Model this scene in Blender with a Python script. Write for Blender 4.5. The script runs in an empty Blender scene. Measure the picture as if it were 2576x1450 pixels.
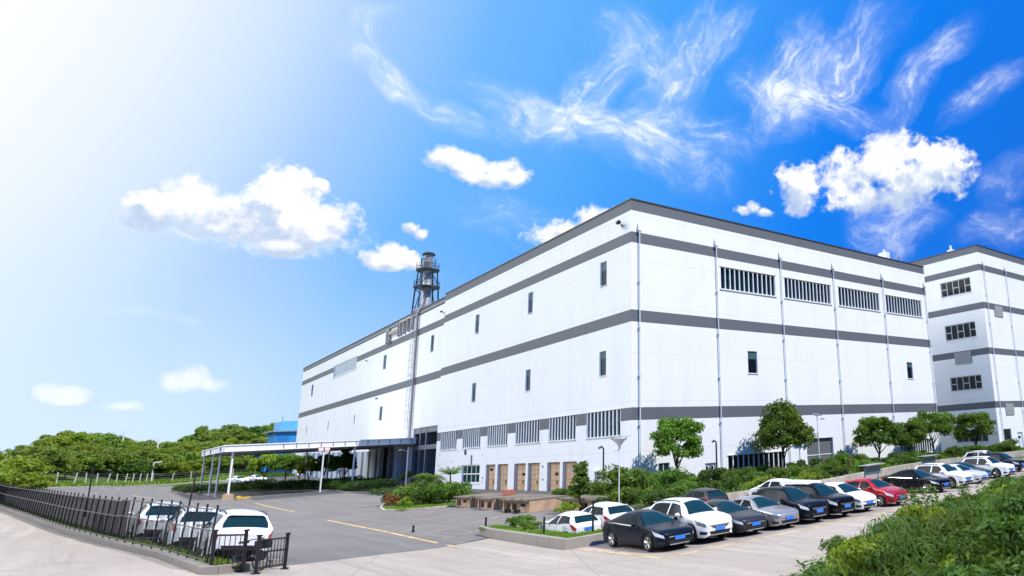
import bpy, math, random
import numpy as np
from mathutils import Vector, Matrix, noise

D = bpy.data
SC = bpy.context.scene
COL = SC.collection
R = math.radians

# ------------------------------------------------------------------ camera
cam_d = D.cameras.new("camera")
cam = D.objects.new("camera", cam_d)
COL.objects.link(cam)
CAM = Vector((-36.5441, -59.4235, 4.3028))
_yaw, _pit, _rol = 0.8125, 0.2237, -0.06
_f = Vector((math.sin(_yaw) * math.cos(_pit), math.cos(_yaw) * math.cos(_pit), math.sin(_pit)))
_r = Vector((math.cos(_yaw), -math.sin(_yaw), 0))
_u = _r.cross(_f)
_c, _s = math.cos(_rol), math.sin(_rol)
_r2 = _r * _c + _u * _s
_u2 = -_r * _s + _u * _c
m = Matrix((_r2, _u2, -_f)).transposed().to_4x4()
m.translation = CAM
cam.matrix_world = m
cam_d.sensor_width = 36.0
cam_d.lens = 679.4739 / 1024 * 36.0
cam_d.shift_x = -296.107 / 1024
cam_d.shift_y = -6.65 / 1024
cam_d.clip_start = 0.1
cam_d.clip_end = 9000
SC.camera = cam
SC.render.resolution_x, SC.render.resolution_y = 1024, 576
SC.view_settings.view_transform = 'Standard'
SC.view_settings.look = 'None'
SC.view_settings.exposure = 0.07
SC.view_settings.gamma = 1.0
SC.cycles.max_bounces = 6
SC.cycles.diffuse_bounces = 3
SC.cycles.transparent_max_bounces = 6

SUN_ELEV, SUN_AZ = R(52), R(154)      # azimuth clockwise from +Y
SUN_DIR = Vector((math.sin(SUN_AZ) * math.cos(SUN_ELEV), math.cos(SUN_AZ) * math.cos(SUN_ELEV), math.sin(SUN_ELEV)))

# ------------------------------------------------------------------ node helpers
class NT:
    def __init__(s, tree):
        s.t = tree; s.n = tree.nodes; s.l = tree.links
    def new(s, typ, **kw):
        nd = s.n.new(typ)
        for k, v in kw.items(): setattr(nd, k, v)
        return nd
    def put(s, sock, v):
        if hasattr(v, 'is_output') or isinstance(v, bpy.types.NodeSocket): s.l.new(v, sock)
        else: sock.default_value = v
    def math(s, op, a, b=0.0, c=0.0, clamp=False):
        nd = s.new('ShaderNodeMath', operation=op); nd.use_clamp = clamp
        s.put(nd.inputs[0], a); s.put(nd.inputs[1], b); s.put(nd.inputs[2], c)
        return nd.outputs[0]
    def dot(s, a, v):
        nd = s.new('ShaderNodeVectorMath', operation='DOT_PRODUCT')
        s.put(nd.inputs[0], a); s.put(nd.inputs[1], v)
        return nd.outputs['Value']
    def vmath(s, op, a, b=(0, 0, 0)):
        nd = s.new('ShaderNodeVectorMath', operation=op)
        s.put(nd.inputs[0], a); s.put(nd.inputs[1], b)
        return nd.outputs[0]
    def sstep(s, v, a, b, lo=0.0, hi=1.0):
        nd = s.new('ShaderNodeMapRange', interpolation_type='SMOOTHSTEP')
        s.put(nd.inputs[0], v)
        for i, x in enumerate((a, b, lo, hi)): s.put(nd.inputs[i + 1], x)
        return nd.outputs[0]
    def noise(s, vec, scale, detail=4, rough=0.5, dist=0.0):
        nd = s.new('ShaderNodeTexNoise')
        if vec is not None: s.put(nd.inputs['Vector'], vec)
        nd.inputs['Scale'].default_value = scale; nd.inputs['Detail'].default_value = detail
        nd.inputs['Roughness'].default_value = rough; nd.inputs['Distortion'].default_value = dist
        return nd.outputs[0]
    def mix(s, f, a, b, blend='MIX'):
        nd = s.new('ShaderNodeMix', data_type='RGBA', blend_type=blend)
        s.put(nd.inputs[0], f)
        for sock, v in ((nd.inputs[6], a), (nd.inputs[7], b)):
            if isinstance(v, (tuple, list)): v = (*v[:3], 1)
            s.put(sock, v)
        return nd.outputs[2]
    def mapping(s, vec, scale=(1, 1, 1), loc=(0, 0, 0), rot=(0, 0, 0)):
        nd = s.new('ShaderNodeMapping')
        s.put(nd.inputs['Vector'], vec)
        nd.inputs['Scale'].default_value = scale; nd.inputs['Location'].default_value = loc; nd.inputs['Rotation'].default_value = rot
        return nd.outputs[0]

# ------------------------------------------------------------------ world
W = D.worlds.new("World"); SC.world = W; W.use_nodes = True
W.cycles.sampling_method = 'MANUAL'; W.cycles.sample_map_resolution = 512
nt = NT(W.node_tree)
for n_ in list(nt.n): nt.n.remove(n_)
wout = nt.new('ShaderNodeOutputWorld'); bg = nt.new('ShaderNodeBackground')
nt.l.new(bg.outputs[0], wout.inputs[0]); bg.inputs[1].default_value = 0.1
sky = nt.new('ShaderNodeTexSky', sky_type='NISHITA')
sky.sun_disc = False; sky.sun_elevation = SUN_ELEV; sky.sun_rotation = SUN_AZ
sky.air_density = 1.0; sky.dust_density = 0.6; sky.ozone_density = 3.0
dirv = nt.new('ShaderNodeTexCoord').outputs['Generated']

def img_dir(x, y):            # direction in the world of a point of the sky (2576 px wide photo)
    k = 1024 / 2576
    return (_f + _r2 * ((x * k - 512 - 296.107) / 679.474) - _u2 * ((y * k - 288 + 6.65) / 679.474)).normalized()

def basis(c):
    r = Vector((c.y, -c.x, 0)).normalized()
    return r, r.cross(c)

# blue of the sky, deep to the right and overhead, pale towards the left glow and the horizon
up = nt.dot(dirv, (0, 0, 1))
gd = Vector((-0.62, 0.62, 0.48)).normalized()
gdot = nt.dot(dirv, tuple(gd))
ramp = nt.new('ShaderNodeValToRGB'); cr = ramp.color_ramp; cr.interpolation = 'EASE' if False else 'LINEAR'
nt.l.new(nt.math('ADD', nt.math('MULTIPLY', gdot, 0.5), 0.5), ramp.inputs[0])
stops = [(-0.70, (0.003, 0.055, 0.26)), (-0.22, (0.0, 0.140, 0.72)), (0.13, (0.0, 0.215, 0.91)), (0.40, (0.07, 0.38, 0.98)), (0.57, (0.17, 0.49, 1.0)), (0.66, (0.40, 0.63, 1.0)), (0.71, (0.62, 0.78, 1.0)), (0.77, (0.84, 0.92, 1.0)), (0.83, (1.02, 1.03, 1.04))]
while len(cr.elements) < len(stops): cr.elements.new(0.5)
for e_, (p_, c_) in zip(cr.elements, stops): e_.position = p_ * 0.5 + 0.5; e_.color = (*c_, 1)
own = nt.vmath('SCALE', ramp.outputs[0]); own.node.inputs[3].default_value = 10.0
base = nt.mix(0.94, sky.outputs[0], own)
hz = nt.math('MULTIPLY', nt.sstep(up, 0.30, 0.0), nt.sstep(gdot, 0.30, 0.64))
base = nt.mix(nt.math('MULTIPLY', hz, 0.85), base, (7.3, 8.8, 10.3))
fill_dir = Vector((-0.66, 0.46, 0.60)).normalized()          # strong glow added to the unseen sky at left, brightens the long side
fill_glow = nt.sstep(nt.dot(dirv, tuple(fill_dir)), 0.87, 1.0)
base = nt.mix(fill_glow, base, (70, 70, 71))

# cumulus: a field of soft lobes, eaten by noise
KD = 1709.0
def lobes(lst, shade=False):
    tot = sm_ = sv = None
    for (x, y, a, b) in lst:
        c = img_dir(x, y); r, u = basis(c)
        dc = nt.dot(dirv, tuple(c))
        # pixel sizes grow off axis in the photo: turn them into angles
        ka = img_dir(x + 10, y).angle(c) / 10; kb = img_dir(x, y + 10).angle(c) / 10
        px = nt.math('DIVIDE', nt.math('DIVIDE', nt.dot(dirv, tuple(r)), dc), a * ka)
        py = nt.math('DIVIDE', nt.math('DIVIDE', nt.dot(dirv, tuple(u)), dc), b * kb)
        q = nt.math('ADD', nt.math('MULTIPLY', px, px), nt.math('MULTIPLY', py, py))
        m_ = nt.math('SUBTRACT', 1.0, nt.math('MULTIPLY', q, 0.5), clamp=True)
        m_ = nt.math('MULTIPLY', nt.math('MULTIPLY', m_, m_), nt.math('GREATER_THAN', dc, 0.2))
        tot = m_ if tot is None else nt.math('MAXIMUM', tot, m_)
        if shade:
            mv = nt.math('MULTIPLY', m_, py)
            sm_ = m_ if sm_ is None else nt.math('ADD', sm_, m_); sv = mv if sv is None else nt.math('ADD', sv, mv)
    if shade: return tot, nt.math('DIVIDE', sv, nt.math('ADD', sm_, 0.001))
    return tot
CUM = [(370, 530, 85, 55), (490, 500, 85, 85), (590, 545, 150, 75), (705, 505, 105, 110), (740, 570, 150, 70), (840, 560, 85, 70), (705, 628, 55, 22), (800, 470, 35, 22),
       (1120, 395, 62, 38), (1180, 408, 65, 48), (1270, 432, 70, 48), (1230, 455, 65, 28),
       (935, 650, 40, 26), (985, 640, 48, 34), (1030, 655, 34, 26), (965, 668, 50, 16), (1030, 572, 30, 22), (1058, 590, 26, 16),
       (1420, 590, 110, 50), (1500, 545, 65, 38),
       (2235, 385, 95, 90), (2360, 430, 100, 85), (2130, 450, 85, 80), (2010, 470, 70, 72), (2210, 500, 160, 50), (2280, 455, 110, 75), (1870, 530, 28, 16), (1895, 520, 24, 24), (1925, 535, 30, 16)]
FAINT = [(430, 962, 50, 30), (480, 955, 50, 40), (530, 970, 55, 22), (120, 985, 40, 26), (170, 995, 70, 24), (310, 1022, 60, 16), (700, 570, 260, 80)]
n_big = nt.noise(dirv, 20, 10, 0.62, 0.1)
n_bil = nt.math('ABSOLUTE', nt.math('SUBTRACT', nt.noise(dirv, 42, 6, 0.55), 0.5))
nz = nt.math('ADD', nt.math('MULTIPLY', nt.math('SUBTRACT', n_big, 0.5), 3.0), nt.math('MULTIPLY', nt.math('SUBTRACT', 0.10, n_bil), 2.2))
lc, lv = lobes(CUM, True); cf = nt.math('ADD', nt.math('SUBTRACT', lc, 0.40), nt.math('MULTIPLY', nz, nt.math('MULTIPLY', nt.sstep(lc, 0.02, 0.30), nt.sstep(lc, 1.0, 0.35, 0.45, 1.0))))
ca = nt.sstep(cf, -0.10, 0.52)
lf_ = lobes(FAINT); ff = nt.math('ADD', nt.math('SUBTRACT', lf_, 0.40), nt.math('MULTIPLY', nz, nt.sstep(lf_, 0.02, 0.30)))
fa = nt.math('MULTIPLY', nt.sstep(ff, -0.2, 0.9), 0.65)
# grey bellies: less thickness seen from a shifted place above means lit
off = nt.vmath('ADD', dirv, (0.010, 0.0, 0.018))
n_sh = nt.noise(off, 20, 4, 0.55, 0.1)
relief = nt.math('MULTIPLY', nt.math('SUBTRACT', n_sh, n_big), 3.0)              # billows turned away from the sun
sh = nt.math('MULTIPLY', nt.sstep(nt.math('ADD', nt.math('SUBTRACT', relief, lv), nt.math('MULTIPLY', nz, -0.25)), -0.30, 0.60), nt.sstep(cf, -0.04, 0.18))
ccol = nt.mix(sh, (10.3, 10.4, 10.5), (5.4, 6.5, 8.5))

# cirrus: feathery streaks, each with its own direction, sharing one warp of the sky
def warp(v, scale, amt, det):
    wn = nt.new('ShaderNodeTexNoise'); nt.put(wn.inputs['Vector'], v); wn.inputs['Scale'].default_value = scale; wn.inputs['Detail'].default_value = det
    w = nt.vmath('SCALE', nt.vmath('SUBTRACT', wn.outputs['Color'], (0.5, 0.5, 0.5))); w.node.inputs[3].default_value = amt
    return nt.vmath('ADD', v, w)
dwp = warp(warp(dirv, 5.0, 0.11, 2), 16.0, 0.05, 6)
fine = nt.noise(dwp, 34.0, 6, 0.62)
cir = None
for i_, (x, y, a, b, ang, amp) in enumerate([
        (1700, 190, 240, 46, 62, 1.0), (1600, 130, 150, 50, -50, .7), (1500, 250, 190, 48, 56, 1.0), (1500, 330, 330, 46, -14, .9), (1620, 370, 300, 40, -22, .7), (1320, 300, 120, 44, 12, .7), (1760, 340, 200, 44, -18, .6), (1830, 90, 130, 36, 40, .6),
        (2000, 220, 190, 52, 58, 1.0), (2110, 190, 250, 56, 36, 1.0), (2080, 270, 180, 48, -20, .8), (1930, 250, 110, 40, -40, .6), (2330, 180, 190, 34, 42, .8), (2390, 130, 80, 26, 30, .6), (2470, 230, 150, 30, 30, .6), (2540, 180, 90, 26, 12, .5),
        (2250, 580, 130, 52, -16, .6), (2290, 590, 90, 40, 50, .5), (2510, 580, 130, 40, 8, .6), (2540, 450, 110, 40, 25, .4), (940, 110, 80, 30, -70, .6), (1000, 230, 170, 34, -32, .8), (1110, 300, 180, 30, -22, .6), (960, 60, 70, 26, 40, .4), (1290, 570, 190, 50, -6, .35), (420, 810, 270, 22, -12, .3)]):
    c = img_dir(x, y); r, u = basis(c); k = img_dir(x + 10, y).angle(c) / 10; al = R(ang + 3.4)
    ru = r * math.cos(al) + u * math.sin(al); rv = -r * math.sin(al) + u * math.cos(al)
    b *= 1.75; a *= 1.1
    px = nt.math('DIVIDE', nt.dot(dwp, tuple(ru)), a * k); py = nt.math('DIVIDE', nt.dot(dwp, tuple(rv)), b * k)
    m_ = nt.math('SUBTRACT', 1.0, nt.math('ADD', nt.math('MULTIPLY', px, px), nt.math('MULTIPLY', py, py)), clamp=True)
    m_ = nt.math('MULTIPLY', nt.math('POWER', m_, 1.9), nt.math('GREATER_THAN', nt.dot(dirv, tuple(c)), 0.3))
    cv = nt.new('ShaderNodeCombineXYZ'); nt.put(cv.inputs[0], nt.math('MULTIPLY', px, a / 95.0)); nt.put(cv.inputs[1], nt.math('MULTIPLY', py, b / 30.0)); cv.inputs[2].default_value = i_ * 3.7
    n1 = nt.noise(cv.outputs[0], 1.5, 6, 0.62)
    f_ = nt.math('POWER', nt.sstep(n1, 0.38, 0.80), 1.3)
    v = nt.math('MULTIPLY', nt.math('MULTIPLY', m_, amp), nt.math('ADD', nt.math('MULTIPLY', f_, 1.0), 0.27))
    cir = v if cir is None else nt.math('ADD', cir, v)
cir = nt.math('MULTIPLY', cir, nt.sstep(fine, 0.26, 0.68, 0.35, 1.15), clamp=True)
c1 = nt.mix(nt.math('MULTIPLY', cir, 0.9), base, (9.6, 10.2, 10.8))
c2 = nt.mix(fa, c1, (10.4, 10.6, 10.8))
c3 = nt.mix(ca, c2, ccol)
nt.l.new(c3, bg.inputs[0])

# ------------------------------------------------------------------ sun
sl = D.lights.new("sun", 'SUN'); so = D.objects.new("sun", sl); COL.objects.link(so)
sl.energy = 4.85; sl.angle = R(0.53); sl.color = (1.0, 0.965, 0.91)
so.rotation_euler = (-SUN_DIR).to_track_quat('-Z', 'Y').to_euler()
so.location = (0, -40, 80)

# ------------------------------------------------------------------ terrain height
def sm(t, k): return t * t / (t + k) if t > 0 else 0.0
HILL = [(-80, 6.0), (-60, 2.2), (-52, 2.0), (-46, 4.4), (-40, 8.8), (-34, 9.0), (-28, 8.2), (-19, 8.6), (-11, 13.4), (0, 11.5), (20, 9), (120, 9)]
def lerp_tab(tab, x):
    if x <= tab[0][0]: return tab[0][1]
    for (a, b), (c, d) in zip(tab, tab[1:]):
        if x <= c:
            t = (x - a) / (c - a); t = t * t * (3 - 2 * t)
            return b + (d - b) * t
    return tab[-1][1]
def H(x, y):
    z = 0.022 * sm(y - 30, 25) + 0.15 * sm(-23 - x, 4)
    if -20 < x < -9 and -27.3 < y < -15:          # the small sunken parking place behind the planter
        e = lambda v, a, b: (lambda t: t * t * (3 - 2 * t))(max(0.0, min(1.0, (v - a) / (b - a))))
        z -= 0.27 * e(x, -19.95, -19.5) * e(x, -10.0, -13.0) * e(y, -27.1, -26.5) * e(y, -15.5, -19.5)
    if x < -41: z -= 0.15 * sm(-41 - x, 6)
    if y > 112:
        # the hill behind the far fence begins nearer on the left
        y0 = 172 - max(0.0, min(1.0, (-20 - x) / 25)) * 40
        t = max(0.0, min(1.0, (y - y0) / 55)); t = t * t * (3 - 2 * t)
        z += max(0, lerp_tab(HILL, x * 1.0) - 2.6) * t
    return z

# ------------------------------------------------------------------ materials
MATS = {}
def mat(name, color, rough=0.6, metal=0.0, var=0.0, vscale=3.0, bump=0.0, bscale=30.0, coat=0.0, spec=0.5, var2=None, space='Object'):
    if name in MATS: return MATS[name]
    m_ = D.materials.new(name); m_.use_nodes = True; MATS[name] = m_
    t = NT(m_.node_tree); b = t.n['Principled BSDF']
    b.inputs['Roughness'].default_value = rough; b.inputs['Metallic'].default_value = metal
    b.inputs['Coat Weight'].default_value = coat; b.inputs['Coat Roughness'].default_value = 0.05
    b.inputs['Specular IOR Level'].default_value = spec
    b.inputs['Base Color'].default_value = (*color, 1)
    if var or bump:
        tc = t.new('ShaderNodeTexCoord').outputs[space] if space else t.new('ShaderNodeNewGeometry').outputs['Position']
        if var:
            n1 = t.noise(tc, vscale, 6, 0.6)
            dark = tuple(c * (1 - var) for c in color); lite = tuple(min(1, c * (1 + var)) for c in (var2 or color))
            t.l.new(t.mix(t.sstep(n1, 0.3, 0.7), dark, lite), b.inputs['Base Color'])
        if bump:
            bp = t.new('ShaderNodeBump'); bp.inputs['Strength'].default_value = bump; bp.inputs['Distance'].default_value = 0.02
            t.l.new(t.noise(tc, bscale, 5, 0.6), bp.inputs['Height']); t.l.new(bp.outputs[0], b.inputs['Normal'])
    return m_

def wall_mat(name, color, joint=6.0, dirt=0.06):
    m_ = D.materials.new(name); m_.use_nodes = True; MATS[name] = m_
    t = NT(m_.node_tree); b = t.n['Principled BSDF']
    pos = t.new('ShaderNodeNewGeometry').outputs['Position']
    n1 = t.noise(t.mapping(pos, scale=(0.5, 0.5, 0.06)), 1.0, 6, 0.65)          # rain streaks
    n2 = t.noise(pos, 0.18, 5, 0.6)
    f = t.math('ADD', t.sstep(n1, 0.46, 0.80, 0, 1), t.math('MULTIPLY', t.sstep(n2, 0.45, 0.75), 0.5))
    sep = t.new('ShaderNodeSeparateXYZ'); t.l.new(pos, sep.inputs[0])
    # hairline joints between the render bays
    lines = None
    for ax, per in ((0, 10.14), (1, joint * 3), (2, 4.83)):
        fr = t.math('FRACT', t.math('DIVIDE', t.math('ADD', sep.outputs[ax], 500.9), per))
        ln = t.math('LESS_THAN', t.math('ABSOLUTE', t.math('SUBTRACT', fr, 0.5)), 0.016 / per)
        lines = ln if lines is None else t.math('MAXIMUM', lines, ln)
    c1 = t.mix(t.math('MULTIPLY', f, dirt * 1.6), color, tuple(x * 0.55 for x in color))
    c2 = t.mix(t.math('MULTIPLY', lines, 0.45), c1, tuple(x * 0.45 for x in color))
    t.l.new(c2, b.inputs['Base Color']); b.inputs['Roughness'].default_value = 0.62
    bp = t.new('ShaderNodeBump'); bp.inputs['Strength'].default_value = 0.12; bp.inputs['Distance'].default_value = 0.02
    t.l.new(t.noise(pos, 1.6, 5, 0.6), bp.inputs['Height']); t.l.new(bp.outputs[0], b.inputs['Normal'])
    return m_

def leaf_mat(name, c_dark, c_lite, trans=0.3):
    m_ = D.materials.new(name); m_.use_nodes = True; MATS[name] = m_
    t = NT(m_.node_tree)
    for nd in list(t.n): t.n.remove(nd)
    out = t.new('ShaderNodeOutputMaterial')
    oi = t.new('ShaderNodeObjectInfo'); geo = t.new('ShaderNodeNewGeometry')
    tc = t.new('ShaderNodeTexCoord').outputs['Object']
    n1 = t.noise(tc, 0.9, 3, 0.6)
    isl = geo.outputs['Random Per Island']
    f = t.math('ADD', t.math('MULTIPLY', t.sstep(n1, 0.35, 0.65), 0.5), t.math('MULTIPLY', isl, 0.5))
    c = t.mix(f, c_dark, c_lite)
    hs_ = t.new('ShaderNodeHueSaturation'); t.l.new(c, hs_.inputs['Color'])
    t.l.new(t.math('ADD', 0.485, t.math('MULTIPLY', oi.outputs['Random'], 0.03)), hs_.inputs['Hue'])
    t.l.new(t.math('ADD', 0.75, t.math('MULTIPLY', oi.outputs['Random'], 0.5)), hs_.inputs['Value'])
    pb = t.new('ShaderNodeBsdfPrincipled'); t.l.new(hs_.outputs[0], pb.inputs['Base Color'])
    pb.inputs['Roughness'].default_value = 0.55; pb.inputs['Specular IOR Level'].default_value = 0.25
    tr = t.new('ShaderNodeBsdfTranslucent'); t.l.new(t.mix(0.5, hs_.outputs[0], (c_lite[0] * 1.5, c_lite[1] * 1.4, c_lite[2] * 0.6)), tr.inputs[0])
    mx = t.new('ShaderNodeMixShader'); mx.inputs[0].default_value = trans
    t.l.new(pb.outputs[0], mx.inputs[1]); t.l.new(tr.outputs[0], mx.inputs[2]); t.l.new(mx.outputs[0], out.inputs[0])
    return m_

def ground_mat(name, color, stain, crack=0.0, slab=None, spots=0.0, rough=0.85, streak=0.0):
    m_ = D.materials.new(name); m_.use_nodes = True; MATS[name] = m_
    t = NT(m_.node_tree); b = t.n['Principled BSDF']
    pos = t.new('ShaderNodeNewGeometry').outputs['Position']
    n1 = t.noise(pos, 0.12, 6, 0.62, 0.4); n2 = t.noise(pos, 1.3, 6, 0.65); n3 = t.noise(pos, 28, 4, 0.7)
    c = t.mix(t.math('MULTIPLY', t.sstep(n1, 0.36, 0.68), 0.8), color, stain)
    if streak:
        n4 = t.noise(t.mapping(pos, scale=(1.5, 0.07, 1), rot=(0, 0, R(streak))), 1.0, 5, 0.6)
        c = t.mix(t.math('MULTIPLY', t.sstep(n4, 0.46, 0.7), 0.5), c, tuple(min(1, x * 1.35) for x in color))
        c = t.mix(t.math('MULTIPLY', t.sstep(n4, 0.44, 0.30), 0.5), c, tuple(x * 0.62 for x in color))
    c = t.mix(t.math('MULTIPLY', t.sstep(n2, 0.35, 0.7), 0.3), c, tuple(x * 0.68 for x in color))
    c = t.mix(t.math('MULTIPLY', n3, 0.25), c, tuple(x * 0.6 for x in color))
    if slab:
        sep = t.new('ShaderNodeSeparateXYZ'); t.l.new(t.mapping(pos, rot=(0, 0, R(slab[2]))), sep.inputs[0])
        wob = t.math('MULTIPLY', t.math('SUBTRACT', t.noise(pos, 0.8, 3), 0.5), 0.12)
        ln = None
        for ax in (0, 1):
            fr = t.math('FRACT', t.math('DIVIDE', t.math('ADD', t.math('ADD', sep.outputs[ax], wob), 500), slab[ax]))
            l_ = t.math('LESS_THAN', t.math('ABSOLUTE', t.math('SUBTRACT', fr, 0.5)), 0.02 / slab[ax])
            ln = l_ if ln is None else t.math('MAXIMUM', ln, l_)
        c = t.mix(t.math('MULTIPLY', ln, 0.55), c, tuple(x * 0.4 for x in color))
    if crack:
        vo = t.new('ShaderNodeTexVoronoi', feature='DISTANCE_TO_EDGE'); vo.inputs['Scale'].default_value = crack
        wn = t.new('ShaderNodeTexNoise'); t.l.new(pos, wn.inputs['Vector']); wn.inputs['Scale'].default_value = 0.7
        t.l.new(t.vmath('ADD', pos, wn.outputs['Color']), vo.inputs['Vector'])
        ck = t.math('MULTIPLY', t.sstep(vo.outputs[0], 0.006, 0.0), t.sstep(n1, 0.45, 0.6))
        c = t.mix(t.math('MULTIPLY', ck, 0.5), c, tuple(x * 0.4 for x in color))
    if spots:
        vs_ = t.new('ShaderNodeTexVoronoi'); vs_.inputs['Scale'].default_value = spots; t.l.new(pos, vs_.inputs['Vector'])
        sp_ = t.math('MULTIPLY', t.sstep(vs_.outputs['Distance'], 0.20, 0.02), t.sstep(n2, 0.40, 0.60))
        c = t.mix(t.math('MULTIPLY', sp_, 0.6), c, tuple(x * 0.35 for x in color))
    t.l.new(c, b.inputs['Base Color'])
    b.inputs['Roughness'].default_value = rough; b.inputs['Specular IOR Level'].default_value = 0.3
    bp = t.new('ShaderNodeBump'); bp.inputs['Strength'].default_value = 0.25; bp.inputs['Distance'].default_value = 0.01
    t.l.new(n3, bp.inputs['Height']); t.l.new(bp.outputs[0], b.inputs['Normal'])
    return m_

M_WHITE = wall_mat('white_wall_paint', (0.84, 0.855, 0.87), dirt=0.10)
M_BAND = wall_mat('grey_band_paint', (0.115, 0.128, 0.148), dirt=0.1)
M_WHITE_T = mat('white_trim', (0.78, 0.80, 0.82), 0.5)
M_COPING = mat('dark_coping', (0.025, 0.028, 0.032), 0.5)
M_GLASS = mat('teal_glass', (0.010, 0.034, 0.046), 0.06, spec=0.35)
M_DGLASS = mat('dark_glass', (0.006, 0.010, 0.014), 0.12, spec=0.35)
M_BGLASS = mat('pale_blue_glass', (0.30, 0.38, 0.45), 0.2)
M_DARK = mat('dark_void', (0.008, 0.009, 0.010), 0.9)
M_PIPE = mat('downpipe_white', (0.70, 0.74, 0.78), 0.45)
M_STEEL = mat('galvanised_steel', (0.45, 0.48, 0.50), 0.38, 0.7, var=0.15)
M_STEELD = mat('dark_steel', (0.035, 0.04, 0.048), 0.5, 0.3)
M_BLACK = mat('black_paint', (0.010, 0.011, 0.013), 0.45)
M_GREY = mat('grey_paint', (0.26, 0.28, 0.30), 0.55, var=0.15, vscale=0.8)
M_TAN = mat('tan_door', (0.56, 0.37, 0.22), 0.6, var=0.10, vscale=1.5)
M_TANL = mat('tan_line', (0.20, 0.13, 0.08), 0.6)
M_DOCK = mat('dock_render', (0.46, 0.31, 0.20), 0.8, var=0.2, vscale=1.2)
M_DOCKT = mat('dock_slab', (0.15, 0.118, 0.092), 0.8, var=0.2, vscale=1.0)
M_CURB = mat('curb_concrete', (0.40, 0.36, 0.31), 0.85, var=0.22, vscale=1.5, bump=0.3, space=None)
M_BLUE = mat('blue_cladding', (0.012, 0.24, 0.60), 0.5, var=0.06, vscale=0.4)
M_LBLUE = mat('light_blue_cladding', (0.11, 0.42, 0.76), 0.5)
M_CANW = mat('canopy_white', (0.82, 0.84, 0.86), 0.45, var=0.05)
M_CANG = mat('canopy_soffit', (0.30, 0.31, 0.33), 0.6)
M_BARK = mat('bark', (0.075, 0.052, 0.035), 0.9, var=0.3, vscale=6, bump=0.5)
M_YEL = mat('yellow_paint', (0.62, 0.38, 0.10), 0.8, var=0.35, vscale=1.2, var2=(0.56, 0.40, 0.18))
M_WLINE = mat('faded_white_paint', (0.42, 0.38, 0.33), 0.8, var=0.2, vscale=1.2)
M_RUB = mat('tyre_rubber', (0.012, 0.012, 0.013), 0.85)
M_RIM = mat('alloy_rim', (0.55, 0.56, 0.58), 0.25, 0.9)
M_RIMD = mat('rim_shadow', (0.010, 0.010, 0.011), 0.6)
M_CGLASS = mat('car_glass', (0.008, 0.032, 0.040), 0.06, spec=0.3)
M_SGLASS = mat('car_side_glass', (0.003, 0.010, 0.015), 0.05, spec=0.12)
M_PLATE = mat('blue_plate', (0.03, 0.20, 0.74), 0.4)
M_LAMP = mat('headlight_glass', (0.62, 0.66, 0.70), 0.12, spec=0.9, coat=1.0)
M_LAMPD = mat('dark_headlight', (0.10, 0.11, 0.12), 0.12, spec=0.9, coat=1.0)
M_TAIL = mat('tail_light_red', (0.42, 0.008, 0.012), 0.15, coat=1.0)
M_TRIM = mat('black_trim', (0.010, 0.010, 0.011), 0.5)
M_CHROME = mat('chrome', (0.75, 0.76, 0.78), 0.12, 1.0)
M_PANEL = mat('grey_panel', (0.30, 0.32, 0.33), 0.6, var=0.1)
M_WHITEP = mat('white_metal', (0.75, 0.76, 0.77), 0.4)
M_RED = mat('red_paint', (0.5, 0.03, 0.04), 0.5)
M_WOOD = mat('brown_wood', (0.20, 0.10, 0.05), 0.8, var=0.2)
M_TERRA = mat('terracotta', (0.42, 0.14, 0.09), 0.8)
M_SOLAR = mat('solar_panel', (0.04, 0.05, 0.07), 0.2)
M_NET = None

M_CONC = ground_mat('pale_concrete', (0.385, 0.335, 0.290), (0.33, 0.285, 0.243), slab=(7.6, 5.2, 20), crack=0.22, streak=60, spots=0.22)
M_ASPH = ground_mat('worn_asphalt', (0.185, 0.171, 0.162), (0.145, 0.136, 0.130), crack=0.3, streak=35, spots=0.30)
M_SOIL = ground_mat('bed_soil', (0.10, 0.10, 0.05), (0.06, 0.09, 0.03))
M_GRASSG = ground_mat('meadow_ground', (0.075, 0.13, 0.03), (0.10, 0.12, 0.045))
M_DARKA = ground_mat('dark_asphalt', (0.10, 0.10, 0.105), (0.08, 0.08, 0.085))
M_HILLG = ground_mat('wooded_hill_ground', (0.035, 0.06, 0.018), (0.025, 0.045, 0.012))

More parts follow.
